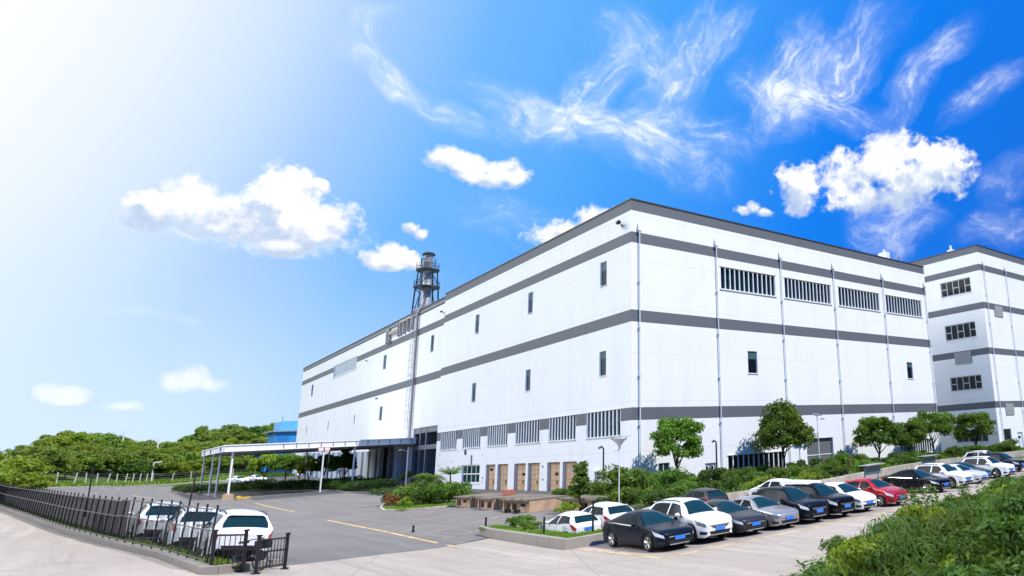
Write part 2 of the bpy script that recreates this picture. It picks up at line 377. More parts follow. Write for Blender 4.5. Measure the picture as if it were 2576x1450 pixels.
# ------------------------------------------------------------------ mesh builder
class MB:
    def __init__(s): s.v = []; s.f = []; s.m = []
    def add(s, vs, fs, mi=0):
        o = len(s.v); s.v += [tuple(v) for v in vs]
        s.f += [tuple(i + o for i in f) for f in fs]; s.m += [mi] * len(fs)
    def box(s, x0, x1, y0, y1, z0, z1, mi=0):
        if x0 > x1: x0, x1 = x1, x0
        if y0 > y1: y0, y1 = y1, y0
        s.add([(x0, y0, z0), (x1, y0, z0), (x1, y1, z0), (x0, y1, z0), (x0, y0, z1), (x1, y0, z1), (x1, y1, z1), (x0, y1, z1)],
              [(0, 3, 2, 1), (4, 5, 6, 7), (0, 1, 5, 4), (1, 2, 6, 5), (2, 3, 7, 6), (3, 0, 4, 7)], mi)
    def fbox(s, F, a0, a1, b0, b1, d0, d1, mi=0):
        """box in a wall frame: a along, b up, d outwards"""
        p = lambda a, b, d: F.O + F.U * a + Vector((0, 0, b)) + F.N * d
        vs = [p(a0, b0, d0), p(a1, b0, d0), p(a1, b0, d1), p(a0, b0, d1), p(a0, b1, d0), p(a1, b1, d0), p(a1, b1, d1), p(a0, b1, d1)]
        fs = [(0, 3, 2, 1), (4, 5, 6, 7), (0, 1, 5, 4), (1, 2, 6, 5), (2, 3, 7, 6), (3, 0, 4, 7)]
        s.add(vs, fs, mi)
    def tube(s, p0, p1, r0, r1=None, n=8, cap=True, mi=0):
        r1 = r0 if r1 is None else r1
        p0, p1 = Vector(p0), Vector(p1); d = (p1 - p0).normalized()
        a = d.orthogonal().normalized(); b = d.cross(a)
        vs = []
        for p, r in ((p0, r0), (p1, r1)):
            for i in range(n):
                t = 2 * math.pi * i / n; vs.append(p + a * (r * math.cos(t)) + b * (r * math.sin(t)))
        fs = [(i, (i + 1) % n, n + (i + 1) % n, n + i) for i in range(n)]
        if cap: fs += [tuple(range(n - 1, -1, -1)), tuple(range(n, 2 * n))]
        s.add(vs, fs, mi)
    def path(s, pts, r, n=6, mi=0):
        for a, b in zip(pts, pts[1:]): s.tube(a, b, r, r, n, True, mi)
    def ring(s, c, R_, r, n=28, mi=0, a0=0, a1=2 * math.pi):
        pts = [(c[0] + R_ * math.cos(a0 + (a1 - a0) * i / n), c[1] + R_ * math.sin(a0 + (a1 - a0) * i / n), c[2]) for i in range(n + 1)]
        s.path(pts, r, 5, mi)
    def lathe(s, prof, n=24, c=(0, 0, 0), mi=0, axis='z'):
        vs = []; k = len(prof)
        for i in range(n):
            t = 2 * math.pi * i / n; ct, st = math.cos(t), math.sin(t)
            for (r, h) in prof:
                vs.append((c[0] + r * ct, c[1] + r * st, c[2] + h) if axis == 'z' else (c[0] + h, c[1] + r * ct, c[2] + r * st))
        fs = [(i * k + j, ((i + 1) % n) * k + j, ((i + 1) % n) * k + j + 1, i * k + j + 1) for i in range(n) for j in range(k - 1)]
        s.add(vs, fs, mi)
    def build(s, name, mats, parent=None, smooth=False, sharp=None):
        me = D.meshes.new(name); me.from_pydata(s.v, [], s.f)
        for m_ in (mats if isinstance(mats, (list, tuple)) else [mats]): me.materials.append(m_)
        if any(s.m): me.polygons.foreach_set('material_index', s.m)
        if smooth:
            me.polygons.foreach_set('use_smooth', [True] * len(s.f))
            if sharp: me.set_sharp_from_angle(angle=R(sharp))
        me.update()
        return link(name, me, parent)

def link(name, me, parent=None):
    o = D.objects.new(name, me); COL.objects.link(o)
    if parent: o.parent = parent
    return o
def tag(o, label=None, cat=None, group=None, kind=None):
    if label: o['label'] = label
    if cat: o['category'] = cat
    if group: o['group'] = group
    if kind: o['kind'] = kind
    return o
def thing(name, label, cat, loc=(0, 0, 0), rz=0, group=None):
    o = D.objects.new(name, None); COL.objects.link(o); o.empty_display_size = 0.3
    o.location = loc; o.rotation_euler = (0, 0, rz)
    return tag(o, label, cat, group)
def dup(root, loc=None, rz=None, label=None, scale=None, group=None):
    r = root.copy(); COL.objects.link(r)
    if loc is not None: r.location = loc
    if rz is not None: r.rotation_euler = (0, 0, rz)
    if scale is not None: r.scale = scale if isinstance(scale, (tuple, list)) else (scale,) * 3
    if label: r['label'] = label
    if group: r['group'] = group
    for ch in KIDS(root):
        c = ch.copy(); COL.objects.link(c); c.parent = r
        for g in KIDS(ch):
            d = g.copy(); COL.objects.link(d); d.parent = c
    return r
def KIDS(o): return list(o.children)

# ------------------------------------------------------------------ ground sheets
def strip_sheet(name, ys, xl, xr, nu, dz, m_):
    mb = MB(); vs = []
    for y in ys:
        a, b = xl(y), xr(y)
        for i in range(nu + 1):
            x = a + (b - a) * i / nu; vs.append((x, y, H(x, y) + dz))
    fs = []
    k = nu + 1
    for j in range(len(ys) - 1):
        for i in range(nu): fs.append((j * k + i, j * k + i + 1, (j + 1) * k + i + 1, (j + 1) * k + i))
    mb.add(vs, fs)
    o = mb.build(name, m_, None, True)
    return tag(o, kind='structure')
def frange(a, b, st):
    n = max(1, int(round((b - a) / st))); return [a + (b - a) * i / n for i in range(n + 1)]
def tabf(tab): return lambda y: lin_tab(tab, y)
def lin_tab(tab, x):
    if x <= tab[0][0]: return tab[0][1]
    for (a, b), (c, d) in zip(tab, tab[1:]):
        if x <= c: return b + (d - b) * (x - a) / (c - a)
    return tab[-1][1]

# ------------------------------------------------------------------ the ground
def big_grid(name, xs, ys, dz, m_):
    vs = [(x, y, H(x, y) + dz) for y in ys for x in xs]; k = len(xs)
    fs = [(j * k + i, j * k + i + 1, (j + 1) * k + i + 1, (j + 1) * k + i) for j in range(len(ys) - 1) for i in range(k - 1)]
    mb = MB(); mb.add(vs, fs); return tag(mb.build(name, m_, None, True), kind='structure')
_xs = [-4000, -1500, -600, -300, -180] + frange(-120, -48, 6) + frange(-46, -18, 1.0) + frange(-14, 120, 8) + [180, 300, 700, 1800, 4000]
_ys = [-600, -300, -150] + frange(-110, 20, 6.5) + frange(26, 110, 6) + frange(114, 260, 4) + [300, 380, 600, 1200, 2500, 6000]
big_grid('ground', _xs, _ys, -0.03, M_GRASSG)
CURB = [(-29.4, -33.45), (-22.5, -34.1), (-18.8, -34.75), (-13.6, -35.6), (-6.1, -36.7), (2.5, -37.7), (15.3, -39.1), (32.7, -41.1), (60, -43.6), (100, -46.2)]
cx = tabf(CURB)                                   # x of the outer kerb for a given y
CF = [(-31.3, -27.3), (-26.8, -22.9), (-23.3, -20.9), (-20.9, -20.1), (-18, -20.1)]
def conc_edge(x): return lin_tab(CF, x)
strip_sheet('road', frange(-95, -30, 1.25) + frange(-29.5, -17.5, 0.4), lambda y: -64, lambda y: 71, 300, 0.0, M_CONC)
strip_sheet('driveway', frange(-17.5, 130, 1.5), lambda y: -64, lambda y: cx(y) + 0.1, 26, 0.0, M_CONC)
# asphalt yard
mb = MB(); nu = 40; vs = []
for j in range(96):
    for i in range(nu + 1):
        u = i / nu
        xf = -31.35 + 14.85 * u; yf = conc_edge(xf)          # front edge: the joint with the concrete
        y = yf + (128 + 22 * u - yf) * (j / 95) ** 1.5
        x0 = cx(y) + 0.9 if y > -27.2 else -31.35
        w = min(1.0, max(0.0, (y - yf) / 2.5))
        xx = xf * (1 - w) + (x0 + (0.9 - x0) * u) * w
        vs.append((xx, y, H(xx, y) + 0.008))
k = nu + 1
mb.add(vs, [(j * k + i, j * k + i + 1, (j + 1) * k + i + 1, (j + 1) * k + i) for j in range(95) for i in range(nu)])
tag(mb.build('asphalt_yard', M_ASPH, None, True), kind='structure')

def ribbon(name, pts, w, dz, m_, kind='structure', step=1.0):
    """flat painted line along the ground; pts is a list of polylines"""
    mb = MB()
    for pl in pts:
        P = []
        for a, b in zip(pl, pl[1:]):
            L_ = math.dist(a, b); n = max(1, int(L_ / step))
            P += [(a[0] + (b[0] - a[0]) * i / n, a[1] + (b[1] - a[1]) * i / n) for i in range(n)]
        P.append(pl[-1]); vs = []
        for i, p in enumerate(P):
            q0 = P[max(0, i - 1)]; q1 = P[min(len(P) - 1, i + 1)]
            d = Vector((q1[0] - q0[0], q1[1] - q0[1])).normalized(); n_ = Vector((-d.y, d.x)) * w / 2
            for sgn in (1, -1):
                x, y = p[0] + n_.x * sgn, p[1] + n_.y * sgn; vs.append((x, y, H(x, y) + dz))
        mb.add(vs, [(2 * i, 2 * i + 1, 2 * i + 3, 2 * i + 2) for i in range(len(P) - 1)])
    return tag(mb.build(name, m_), kind=kind)
ribbon('yellow_yard_marking', [[(-22.55, 8.4), (-22.9, -8), (-23.3, -19.2)], [(-21.3, 52), (-21.6, 26.9)], [(-31.3, 86), (-29.5, 69)], [(-23.3, -20.9 + 0.3), (-23.45, -22.2)]], 0.17, 0.017, M_YEL)
ribbon('parking_bay_marking', [[(-22.7, y0), (-22.7 + 8.4 * L_, y0 + 7.2 * L_)] for y0, L_ in ((-17.9, 1.0), (-14.0, 0.95), (-10.2, 0.9), (-5.9, 0.85), (-1.5, 0.8), (3.2, 0.8))], 0.12, 0.017, mat('faded_yellow_paint', (0.40, 0.29, 0.15), 0.85, var=0.4, vscale=0.8))
ribbon('yellow_car_row_marking', [[(-20.75, -29.3), (-20.45, -35.4)], [(-20.3, -35.5), (-12, -35.3), (-2, -34.9), (3, -34.6)]], 0.16, 0.006, M_YEL)
ribbon('car_bay_marking', [[(-18.55 + 2.22 * i, -34.9), (-18.55 + 2.22 * i, -30)] for i in range(9)], 0.10, 0.006, M_WLINE)
ribbon('asphalt_patch', [[(-20.5, 62), (-11, 61.8), (-3, 61)]], 9.0, 0.014, M_DARKA)

def sweep_wall(name, pts, w, h, m_, label=None, cat=None, joints=0, base=-0.1, closed=False, dz=0.0, step=0.8):
    """kerb or low wall: a rectangular section carried along a ground polyline"""
    P = []
    pl = list(pts) + ([pts[0]] if closed else [])
    for a, b in zip(pl, pl[1:]):
        L_ = math.dist(a, b); n = max(1, int(L_ / step))
        P += [(a[0] + (b[0] - a[0]) * i / n, a[1] + (b[1] - a[1]) * i / n) for i in range(n)]
    P.append(pl[-1]); mb = MB(); vs = []
    for i, p in enumerate(P):
        q0 = P[max(0, i - 1)]; q1 = P[min(len(P) - 1, i + 1)]
        if closed and i in (0, len(P) - 1): q0, q1 = P[-2], P[1]
        d = Vector((q1[0] - q0[0], q1[1] - q0[1])).normalized(); n_ = Vector((-d.y, d.x)) * w / 2
        z = H(*p) + dz; c = 0.025
        for o, zz in ((w / 2, base), (w / 2, h - c), (w / 2 - c, h), (-w / 2 + c, h), (-w / 2, h - c), (-w / 2, base)):
            vs.append((p[0] + n_.x / (w / 2) * o, p[1] + n_.y / (w / 2) * o, z + zz))
    k = 6
    fs = [(i * k + j, i * k + j + 1, (i + 1) * k + j + 1, (i + 1) * k + j) for i in range(len(P) - 1) for j in range(5)]
    fs += [tuple(range(5, -1, -1)), tuple((len(P) - 1) * k + j for j in range(6))] if not closed else []
    mb.add(vs, fs)
    o = mb.build(name, m_)
    if label: tag(o, label, cat)
    else: tag(o, kind='structure')
    return o
# block kerb under the dark fence, with joints
def block_mat(name, color, per, ang):
    m_ = ground_mat(name, color, tuple(c * 0.75 for c in color)); t = NT(m_.node_tree); b = t.n['Principled BSDF']
    pos = t.new('ShaderNodeNewGeometry').outputs['Position']
    sep = t.new('ShaderNodeSeparateXYZ'); t.l.new(t.mapping(pos, rot=(0, 0, R(ang))), sep.inputs[0])
    fr = t.math('FRACT', t.math('DIVIDE', t.math('ADD', sep.outputs[1], 500.3), per))
    ln = t.math('LESS_THAN', t.math('ABSOLUTE', t.math('SUBTRACT', fr, 0.5)), 0.012 / per)
    src = b.inputs['Base Color'].links[0].from_socket
    t.l.new(t.mix(t.math('MULTIPLY', ln, 0.8), src, tuple(c * 0.2 for c in color)), b.inputs['Base Color'])
    return m_
M_BLOCK = block_mat('kerb_blocks', (0.30, 0.265, 0.23), 1.0, 8)
M_BLOCK2 = block_mat('planter_blocks', (0.38, 0.345, 0.30), 1.35, 3)
sweep_wall('fence_kerb', [(x, y) for y, x in reversed(CURB)] + [(-33.3, -29.4), (-31.35, -27.2)], 0.28, 0.26, M_BLOCK, 'long grey block kerb carrying the black yard fence', 'kerb')
sweep_wall('planter_wall', [(-20.6, -17.9), (-20.9, -20.1), (-21.1, -28.95), (-18.6, -28.75), (-16.2, -28.7)], 0.24, 0.46, M_BLOCK2, 'low concrete block planter wall around the grass strip in front of the white hatchbacks', 'planter wall')
sweep_wall('bed_wall', [(-13.2, -21.2), (-9, -20.6), (0, -19.8), (7, -19.0), (12.5, -17.4), (22, -14.4), (31, -12.6), (46, -13.2), (62, -14.6)], 0.22, 0.72, M_CURB, 'long beige retaining wall between the parked cars and the shrub bed', 'retaining wall')
# island kerb before the loading dock
ISL = [(-13.2, 8.3), (-15.3, 8.5), (-17.0, 9.6), (-17.5, 12.3), (-16.7, 16.5), (-15.2, 21.5), (-12.6, 25.5), (-9.8, 29.5), (-5.5, 33)]
sweep_wall('island_kerb', ISL, 0.22, 0.17, M_CURB)
CAN = [(-4, 51), (-8.6, 54.5), (-10.5, 58), (-10, 66), (-12.5, 74), (-17.5, 79.5), (-22.0, 84), (-25.2, 96), (-24, 108)]
sweep_wall('canopy_bed_kerb', CAN, 0.25, 0.16, M_CURB)
sweep_wall('far_kerb', [(-46, 96), (-41, 104), (-36.5, 117), (-31, 134), (-24, 150), (-12, 152), (-2, 152)], 0.3, 0.16, M_CURB)

def fill_sheet(name, poly, dz, m_, st=1.2):
    """soil or grass inside a polygon (given as two matching rails)"""
    a, b = poly; n = 40; mb = MB(); vs = []
    def along(pl, t):
        Ls = [math.dist(p, q) for p, q in zip(pl, pl[1:])]; tot = sum(Ls); d = t * tot
        for (p, q), l_ in zip(zip(pl, pl[1:]), Ls):
            if d <= l_ + 1e-9: return (p[0] + (q[0] - p[0]) * d / l_, p[1] + (q[1] - p[1]) * d / l_)
            d -= l_
        return pl[-1]
    m2 = 14
    for i in range(n + 1):
        p, q = along(a, i / n), along(b, i / n)
        for j in range(m2 + 1):
            x, y = p[0] + (q[0] - p[0]) * j / m2, p[1] + (q[1] - p[1]) * j / m2
            vs.append((x, y, H(x, y) + dz))
    k = m2 + 1
    mb.add(vs, [(i * k + j, i * k + j + 1, (i + 1) * k + j + 1, (i + 1) * k + j) for i in range(n) for j in range(m2)])
    return tag(mb.build(name, m_, None, True), kind='structure')
fill_sheet('island_soil', (ISL, [(-12.9, 8.3), (-9, 14), (-4, 26), (-3, 33)]), 0.10, M_GRASSG)
fill_sheet('canopy_bed_soil', (CAN, [(-1, 52), (-1, 60), (-1, 70), (-1, 90), (-3, 108)]), 0.09, M_SOIL)
fill_sheet('planter_soil', ([(-20.95, -18.2), (-20.95, -28.8), (-16.2, -28.6)], [(-19.8, -18.2), (-19.7, -26.9), (-16.2, -27.0)]), 0.36, M_SOIL)
fill_sheet('fence_strip_soil', ([(x, y) for y, x in reversed(CURB)] + [(-33.2, -29.2)], [(x + 1.15, y) for y, x in reversed(CURB)] + [(-31.5, -27.2)]), 0.08, M_SOIL)
fill_sheet('shrub_bed_soil', ([(-12.5, -20.8), (0, -19.7), (7, -18.9), (12.5, -17.3), (22, -14.3), (31, -12.5), (46, -13.1), (62, -14.4)], [(-9, -9), (0, -0.2), (10, -0.2), (20, -0.2), (30, -0.2), (53, -0.2), (63, -4)]), 0.42, M_SOIL)
fill_sheet('meadow', ([(-46, 97), (-36.5, 118), (-24, 151), (-2, 153)], [(-60, 140), (-42, 150), (-24, 178), (-2, 180)]), 0.02, M_GRASSG)

# foreground bank, rising towards the camera's side of the road
BANK = [(-26, -47.5), (-22.5, -44.6), (-18.5, -42.9), (-14.5, -41.2), (-9, -39.6), (0, -38.3), (10, -37.2), (24, -36.3), (44, -36), (70, -36)]
BD = sorted(BANK)
def bank_z(x, y):
    e = lin_tab(BD, x); d = e - y
    return H(x, y) + 0.05 + 0.14 * max(0, d) + (0.16 * math.sin(x * 0.9 + y * 0.7) if d > 0.6 else 0)
mb = MB(); nb = 60; vs = []
for i in range(nb + 1):
    x = -26 + 96 * (i / nb) ** 1.3; e = lin_tab(BD, x)
    for j in range(17):
        d = 13.0 * (j / 16) ** 1.5
        if x < -20: d *= max(0.2, (x + 28) / 8)
        vs.append((x, e - d, bank_z(x, e - d) - (0.25 if j == 0 else 0)))
mb.add(vs, [(i * 17 + j, (i + 1) * 17 + j, (i + 1) * 17 + j + 1, i * 17 + j + 1) for i in range(nb) for j in range(16)])
tag(mb.build('bank', M_SOIL, None, True), kind='structure')
sweep_wall('bank_kerb', [(x, y + 0.2) for x, y in BANK], 0.2, 0.15, M_CURB)
# far blue ridge beyond the wooded hill
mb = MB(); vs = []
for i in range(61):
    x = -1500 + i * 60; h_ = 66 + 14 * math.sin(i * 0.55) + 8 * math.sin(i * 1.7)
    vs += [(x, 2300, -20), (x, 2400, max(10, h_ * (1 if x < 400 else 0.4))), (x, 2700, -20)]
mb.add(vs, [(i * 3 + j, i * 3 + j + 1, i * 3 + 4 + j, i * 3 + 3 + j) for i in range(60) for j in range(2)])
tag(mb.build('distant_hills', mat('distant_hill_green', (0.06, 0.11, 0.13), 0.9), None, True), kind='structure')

# ------------------------------------------------------------------ buildings
class Frame:
    def __init__(s, O, U, N): s.O, s.U, s.N = Vector(O), Vector(U), Vector(N)
def wall_cut(mb, F, a0, a1, b0, b1, holes, bands, depth=0.25):
    """flat wall with real openings and their reveals; faces inside a band take the band's paint"""
    As = sorted({a0, a1} | {x for h in holes for x in h[:2]}); Bs = sorted({b0, b1} | {x for h in holes for x in h[2:4]} | {z for b in bands for z in b if b0 < z < b1})
    P = lambda a, b, d=0.0: F.O + F.U * a + Vector((0, 0, b)) - F.N * d
    right = F.U.cross(Vector((0, 0, 1))).dot(F.N) > 0
    def quad(p, mi): mb.add(p if right else p[::-1], [(0, 1, 2, 3)], mi)
    for i in range(len(As) - 1):
        for j in range(len(Bs) - 1):
            ca, cb = (As[i] + As[i + 1]) / 2, (Bs[j] + Bs[j + 1]) / 2
            if any(h[0] < ca < h[1] and h[2] < cb < h[3] for h in holes): continue
            mi = 1 if any(b[0] < cb < b[1] for b in bands) else 0
            quad([P(As[i], Bs[j]), P(As[i + 1], Bs[j]), P(As[i + 1], Bs[j + 1]), P(As[i], Bs[j + 1])], mi)
    for h in holes:
        d = h[4] if len(h) > 4 else depth
        x0, x1, z0, z1 = h[:4]
        quad([P(x0, z0), P(x0, z0, d)[:], P(x0, z1, d), P(x0, z1)][::-1], 0)
        quad([P(x1, z0), P(x1, z0, d), P(x1, z1, d), P(x1, z1)], 0)
        quad([P(x0, z1), P(x1, z1), P(x1, z1, d), P(x0, z1, d)], 0)
        quad([P(x0, z0), P(x1, z0), P(x1, z0, d), P(x0, z0, d)][::-1], 0)

def window(parent, F, h, cols=1, rows=1, glass=None, sill=True, fr=0.06, d=0.25, name='window', blind=0.0, fm=None, uneven=None):
    x0, x1, z0, z1 = h[:4]; fm = fm or M_WHITE_T
    mb = MB()
    mb.fbox(F, x0 + .002, x1 - .002, z1 - fr, z1 - .002, -d + .06, -d + .13); mb.fbox(F, x0 + .002, x1 - .002, z0 + .002, z0 + fr, -d + .06, -d + .13)
    mb.fbox(F, x0 + .002, x0 + fr, z0 + fr, z1 - fr, -d + .06, -d + .13); mb.fbox(F, x1 - fr, x1 - .002, z0 + fr, z1 - fr, -d + .06, -d + .13)
    for i in range(1, cols):
        a = x0 + (x1 - x0) * i / cols; mb.fbox(F, a - fr / 2, a + fr / 2, z0 + fr, z1 - fr, -d + .065, -d + .125)
    if rows > 1:
        for i in range(cols):
            if uneven and not uneven[i]: continue
            a0 = x0 + (x1 - x0) * i / cols + fr / 2; a1 = x0 + (x1 - x0) * (i + 1) / cols - fr / 2
            for j in range(1, rows):
                b = z0 + (z1 - z0) * j / rows; mb.fbox(F, a0, a1, b - fr / 2, b + fr / 2, -d + .068, -d + .122)
    w = mb.build(name, fm, parent)
    mb = MB(); mb.fbox(F, x0 + .01, x1 - .01, z0 + .01, z1 - .01, -d + .01, -d + .085); mb.build('pane', glass or M_GLASS, w)
    if sill:
        mb = MB(); mb.fbox(F, x0 - .08, x1 + .08, z0 - .07, z0 - .002, -.05, .09); mb.build('sill', M_WHITE_T, w)
    if blind:
        mb = MB(); mb.fbox(F, x0 + fr, x1 - fr, z1 - (z1 - z0) * blind, z1 - fr, -d + .087, -d + .095); mb.build('blind', mat('teal_blind', (0.05, 0.11, 0.13), 0.5), w)
    return w
def fin_window(parent, F, h, nf, d=0.45, fw=0.11, glass=None):
    """tall upright white fins set before dark glass"""
    x0, x1, z0, z1 = h[:4]; mb = MB()
    mb.fbox(F, x0 - .10, x1 + .10, z0 - .14, z0 - .003, -.05, .12); mb.fbox(F, x0 - .10, x1 + .10, z1 + .003, z1 + .08, 0.002, .06)
    w = mb.build('louvre_window', M_WHITE_T, parent)
    mb = MB()
    for i in range(nf + 1):
        a = x0 + .05 + (x1 - x0 - .1) * i / nf
        mb.fbox(F, a - fw / 2, a + fw / 2, z0 + .002, z1 - .002, -.15, -.04)
    mb.build('fin', M_WHITE_T, w)
    mb = MB(); mb.fbox(F, x0 + .01, x1 - .01, z0 + .01, z1 - .01, -d + .01, -d + .08); mb.build('pane', glass or M_GLASS, w)
    return w
def downpipe(parent, F, a, z0, z1, r=0.065):
    mb = MB(); P = lambda a_, b, d_: F.O + F.U * a_ + Vector((0, 0, b)) + F.N * d_
    mb.tube(P(a, z0, .17), P(a, z1 - 1.2, .17), r, r, 10)
    # pointed rainwater head
    v = [P(a - .19, z1 - .9, .03), P(a + .19, z1 - .9, .03), P(a + .19, z1 - .9, .36), P(a - .19, z1 - .9, .36), P(a, z1 - 1.35, .17), P(a - .13, z1, .03), P(a - .06, z1 + .1, .03)]
    mb.add(v, [(0, 1, 4), (1, 2, 4), (2, 3, 4), (3, 0, 4), (0, 3, 2, 1), (0, 1, 5), (1, 2, 5), (2, 3, 5), (3, 0, 5)])
    z = z0 + 1.5
    while z < z1 - 2: mb.fbox(F, a - .13, a + .13, z, z + .06, .003, .27); z += 4.83
    return mb.build('downpipe', M_PIPE, parent, True, 40)

B1 = thing('factory_building', 'long white factory hall with four grey bands nearest the parked cars', 'building')
LFN = Frame((0, 0, 0), (0, 1, 0), (-1, 0, 0))        # long side, near part
LFF = Frame((0.30, 0, 0), (0, 1, 0), (-1, 0, 0))     # long side, set back part
RFN = Frame((0, 0, 0), (1, 0, 0), (0, -1, 0))        # short side
RX, D1, D2, HT = 53.23, 54.4, 159.5, 29.58
BANDS = [(28.43, 29.58), (24.94, 26.11), (16.62, 17.86), (6.83, 8.07)]
lf_small = [(4.9, 6.25), (22.8, 24.15), (40.0, 41.4)]
lf_far = [(59.5, 61.0), (85.2, 87.1), (145.6, 147.4)]
lf_holes = [(a, b, 21.35, 24.05) for a, b in lf_small] + [(a, b, 11.7, 14.3) for a, b in lf_small]
lf_louv = [(1.97, 8.85), (11.15, 17.55), (19.9, 26.5), (28.8, 35.2), (37.5, 44.0), (46.2, 52.8)]
lf_holes += [(a, b, 5.5, 8.06, 0.45) for a, b in lf_louv]
six = (37.3, 43.6, 0.78, 3.2)
tans = [(32.2, 35.2), (28.3, 31.5), (23.3, 26.5), (19.6, 22.7), (14.6, 17.7), (10.8, 14.0)]
lf_holes += [six] + [(a, b, 0.0, 3.14, 0.45) for a, b in tans] + [(5.4, 7.0, 0.0, 2.05, 0.3)]
lff_holes = [(a, b, 21.2, 23.9) for a, b in lf_far] + [(a, b, 11.75, 14.35) for a, b in [(85.2, 87.1)]]
lff_holes += [(104.0 + 22 * i, 104.7 + 22 * i, 12.1, 13.9) for i in range(3)]
lff_holes += [(106.4, 126.0, 23.4, 26.2), (54.6, 66.6, 0.0, 9.3, 9.0)]
rf_louv = [(11.6, 20.3, 12), (21.8, 30.5, 13), (32.0, 41.0, 13), (42.5, 51.6, 13)]
rf_holes = [(a, b, 21.35, 23.95, 0.45) for a, b, n in rf_louv] + [(15.3, 16.75, 11.75, 14.35), (46.3, 47.7, 11.7, 14.15)]
rf_low = [(3.05, 4.35, 0.6, 2.55), (8.8, 10.2, 0.0, 2.15), (11.85, 20.25, 0.85, 2.75, 0.45), (24.2, 29.0, 0.0, 4.0, 0.4), (29.65, 30.95, 0.0, 2.2), (43.2, 51.4, 1.0, 2.9, 0.45)]
rf_holes += rf_low
mb = MB()
wall_cut(mb, LFN, 0, D1, -0.8, HT, lf_holes, BANDS)
wall_cut(mb, LFF, D1, D2, -0.8, HT - 0.28, lff_holes, [(a - .12, b - .12) for a, b in BANDS[:3]])
wall_cut(mb, RFN, 0, RX, -0.8, HT, rf_holes, BANDS)
# set-back jog, rear and right hand walls
mb.add([(0, D1, -.8), (0.3, D1, -.8), (0.3, D1, HT), (0, D1, HT)], [(0, 1, 2, 3)])
mb.add([(RX, 0, -.8), (RX, D2, -.8), (RX, D2, HT), (RX, 0, HT)], [(0, 1, 2, 3)])
mb.add([(0.3, D2, -.8), (RX, D2, -.8), (RX, D2, HT - .28), (0.3, D2, HT - .28)], [(3, 2, 1, 0)])
mb.build('wall', [M_WHITE, M_BAND], B1)
mb = MB(); mb.box(0.2, RX - .2, .2, D2 - .2, HT - 1.0, HT - .75); mb.build('roof', M_GREY, B1)
mb = MB()
mb.box(-.06, .30, -.06, D1 + .02, HT, HT + .16); mb.box(.24, .6, D1 + .02, D2 + .06, HT - .28, HT - .12)
mb.box(.30, RX + .06, -.06, .30, HT + .001, HT + .161); mb.box(RX - .3, RX + .06, .30, D2 + .06, HT, HT + .16)
mb.build('coping', M_COPING, B1)
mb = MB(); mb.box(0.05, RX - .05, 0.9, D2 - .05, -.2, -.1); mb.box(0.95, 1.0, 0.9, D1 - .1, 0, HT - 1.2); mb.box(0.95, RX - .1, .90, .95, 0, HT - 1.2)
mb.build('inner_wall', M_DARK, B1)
for i, (a, b) in enumerate(lf_small):
    window(B1, LFN, (a, b, 21.35, 24.05), blind=0.35); window(B1, LFN, (a, b, 11.7, 14.3), blind=0.3)
for a, b in lf_far: window(B1, LFF, (a, b, 21.2, 23.9))
window(B1, LFF, (85.2, 87.1, 11.75, 14.35))
for i in range(3): window(B1, LFF, (104.0 + 22 * i, 104.7 + 22 * i, 12.1, 13.9))
window(B1, LFF, (106.4, 126.0, 23.4, 26.2), cols=2, glass=M_BGLASS, fr=.22)
for i, (a, b) in enumerate(lf_louv): fin_window(B1, LFN, (a, b, 5.5, 8.06), 9, fw=0.20)
window(B1, LFN, six, cols=4, rows=2, fr=.14, glass=mat('green_glass', (0.012, 0.045, 0.035), 0.06, spec=0.8))
rnd = random.Random(5)
for i, (a, b) in enumerate(tans):
    mb = MB(); mb.fbox(LFN, a + .003, b - .003, -.6, 3.137, -.44, -.35, 0)
    # panel joints and a few fittings of the wide tan doors
    for q in range(1, 2 + i % 2): mb.fbox(LFN, a + (b - a) * q / (2 + i % 2) - .02, a + (b - a) * q / (2 + i % 2) + .02, 0, 3.1, -.348, -.335, 1)
    for zz in [0.55 + .62 * q + rnd.uniform(-.1, .1) for q in range(4)]: mb.fbox(LFN, a + .1, b - .1, zz, zz + .035, -.3475, -.336, 1)
    dr = mb.build('loading_door', [M_TAN, M_TANL], B1)
    mb = MB(); aa = a + (b - a) * (.25 + .4 * rnd.random()); zz = 1.5 + .9 * rnd.random()
    mb.fbox(LFN, aa, aa + .8, zz, zz + .3, -.347, -.32); mb.build('vision_panel', M_BGLASS if i % 2 else M_DGLASS, dr)
    mb = MB(); aa = a + (b - a) * .5
    mb.fbox(LFN, aa - .35, aa - .25, .75, 1.15, -.34, -.25); mb.build('handle', M_TANL, dr)
w = window(B1, LFN, (5.4, 7.0, 1.15, 2.04), cols=2, rows=2, sill=False, fr=.09, d=.3)
mb = MB(); mb.fbox(LFN, 5.42, 6.98, 0.0, 1.145, -.29, -.2); dr = mb.build('door', M_WHITE_T, B1)
mb = MB(); mb.fbox(LFN, 5.6, 5.68, .8, 1.0, -.198, -.14); mb.build('handle', M_STEELD, dr)
mb = MB(); mb.fbox(LFN, 5.2, 7.2, 2.06, 2.14, .003, .35); mb.build('door_hood', M_WHITE_T, B1)
for a, b, n in rf_louv: fin_window(B1, RFN, (a, b, 21.35, 23.95), n, fw=0.13)
window(B1, RFN, (15.3, 16.75, 11.75, 14.35), blind=0.35, glass=M_DGLASS); window(B1, RFN, (46.3, 47.7, 11.7, 14.15), blind=0.3, glass=M_DGLASS)
window(B1, RFN, rf_low[0], cols=2)
fin_window(B1, RFN, rf_low[2], 11, fw=.12, glass=M_DGLASS); fin_window(B1, RFN, rf_low[5], 14, fw=.14, glass=M_DGLASS)
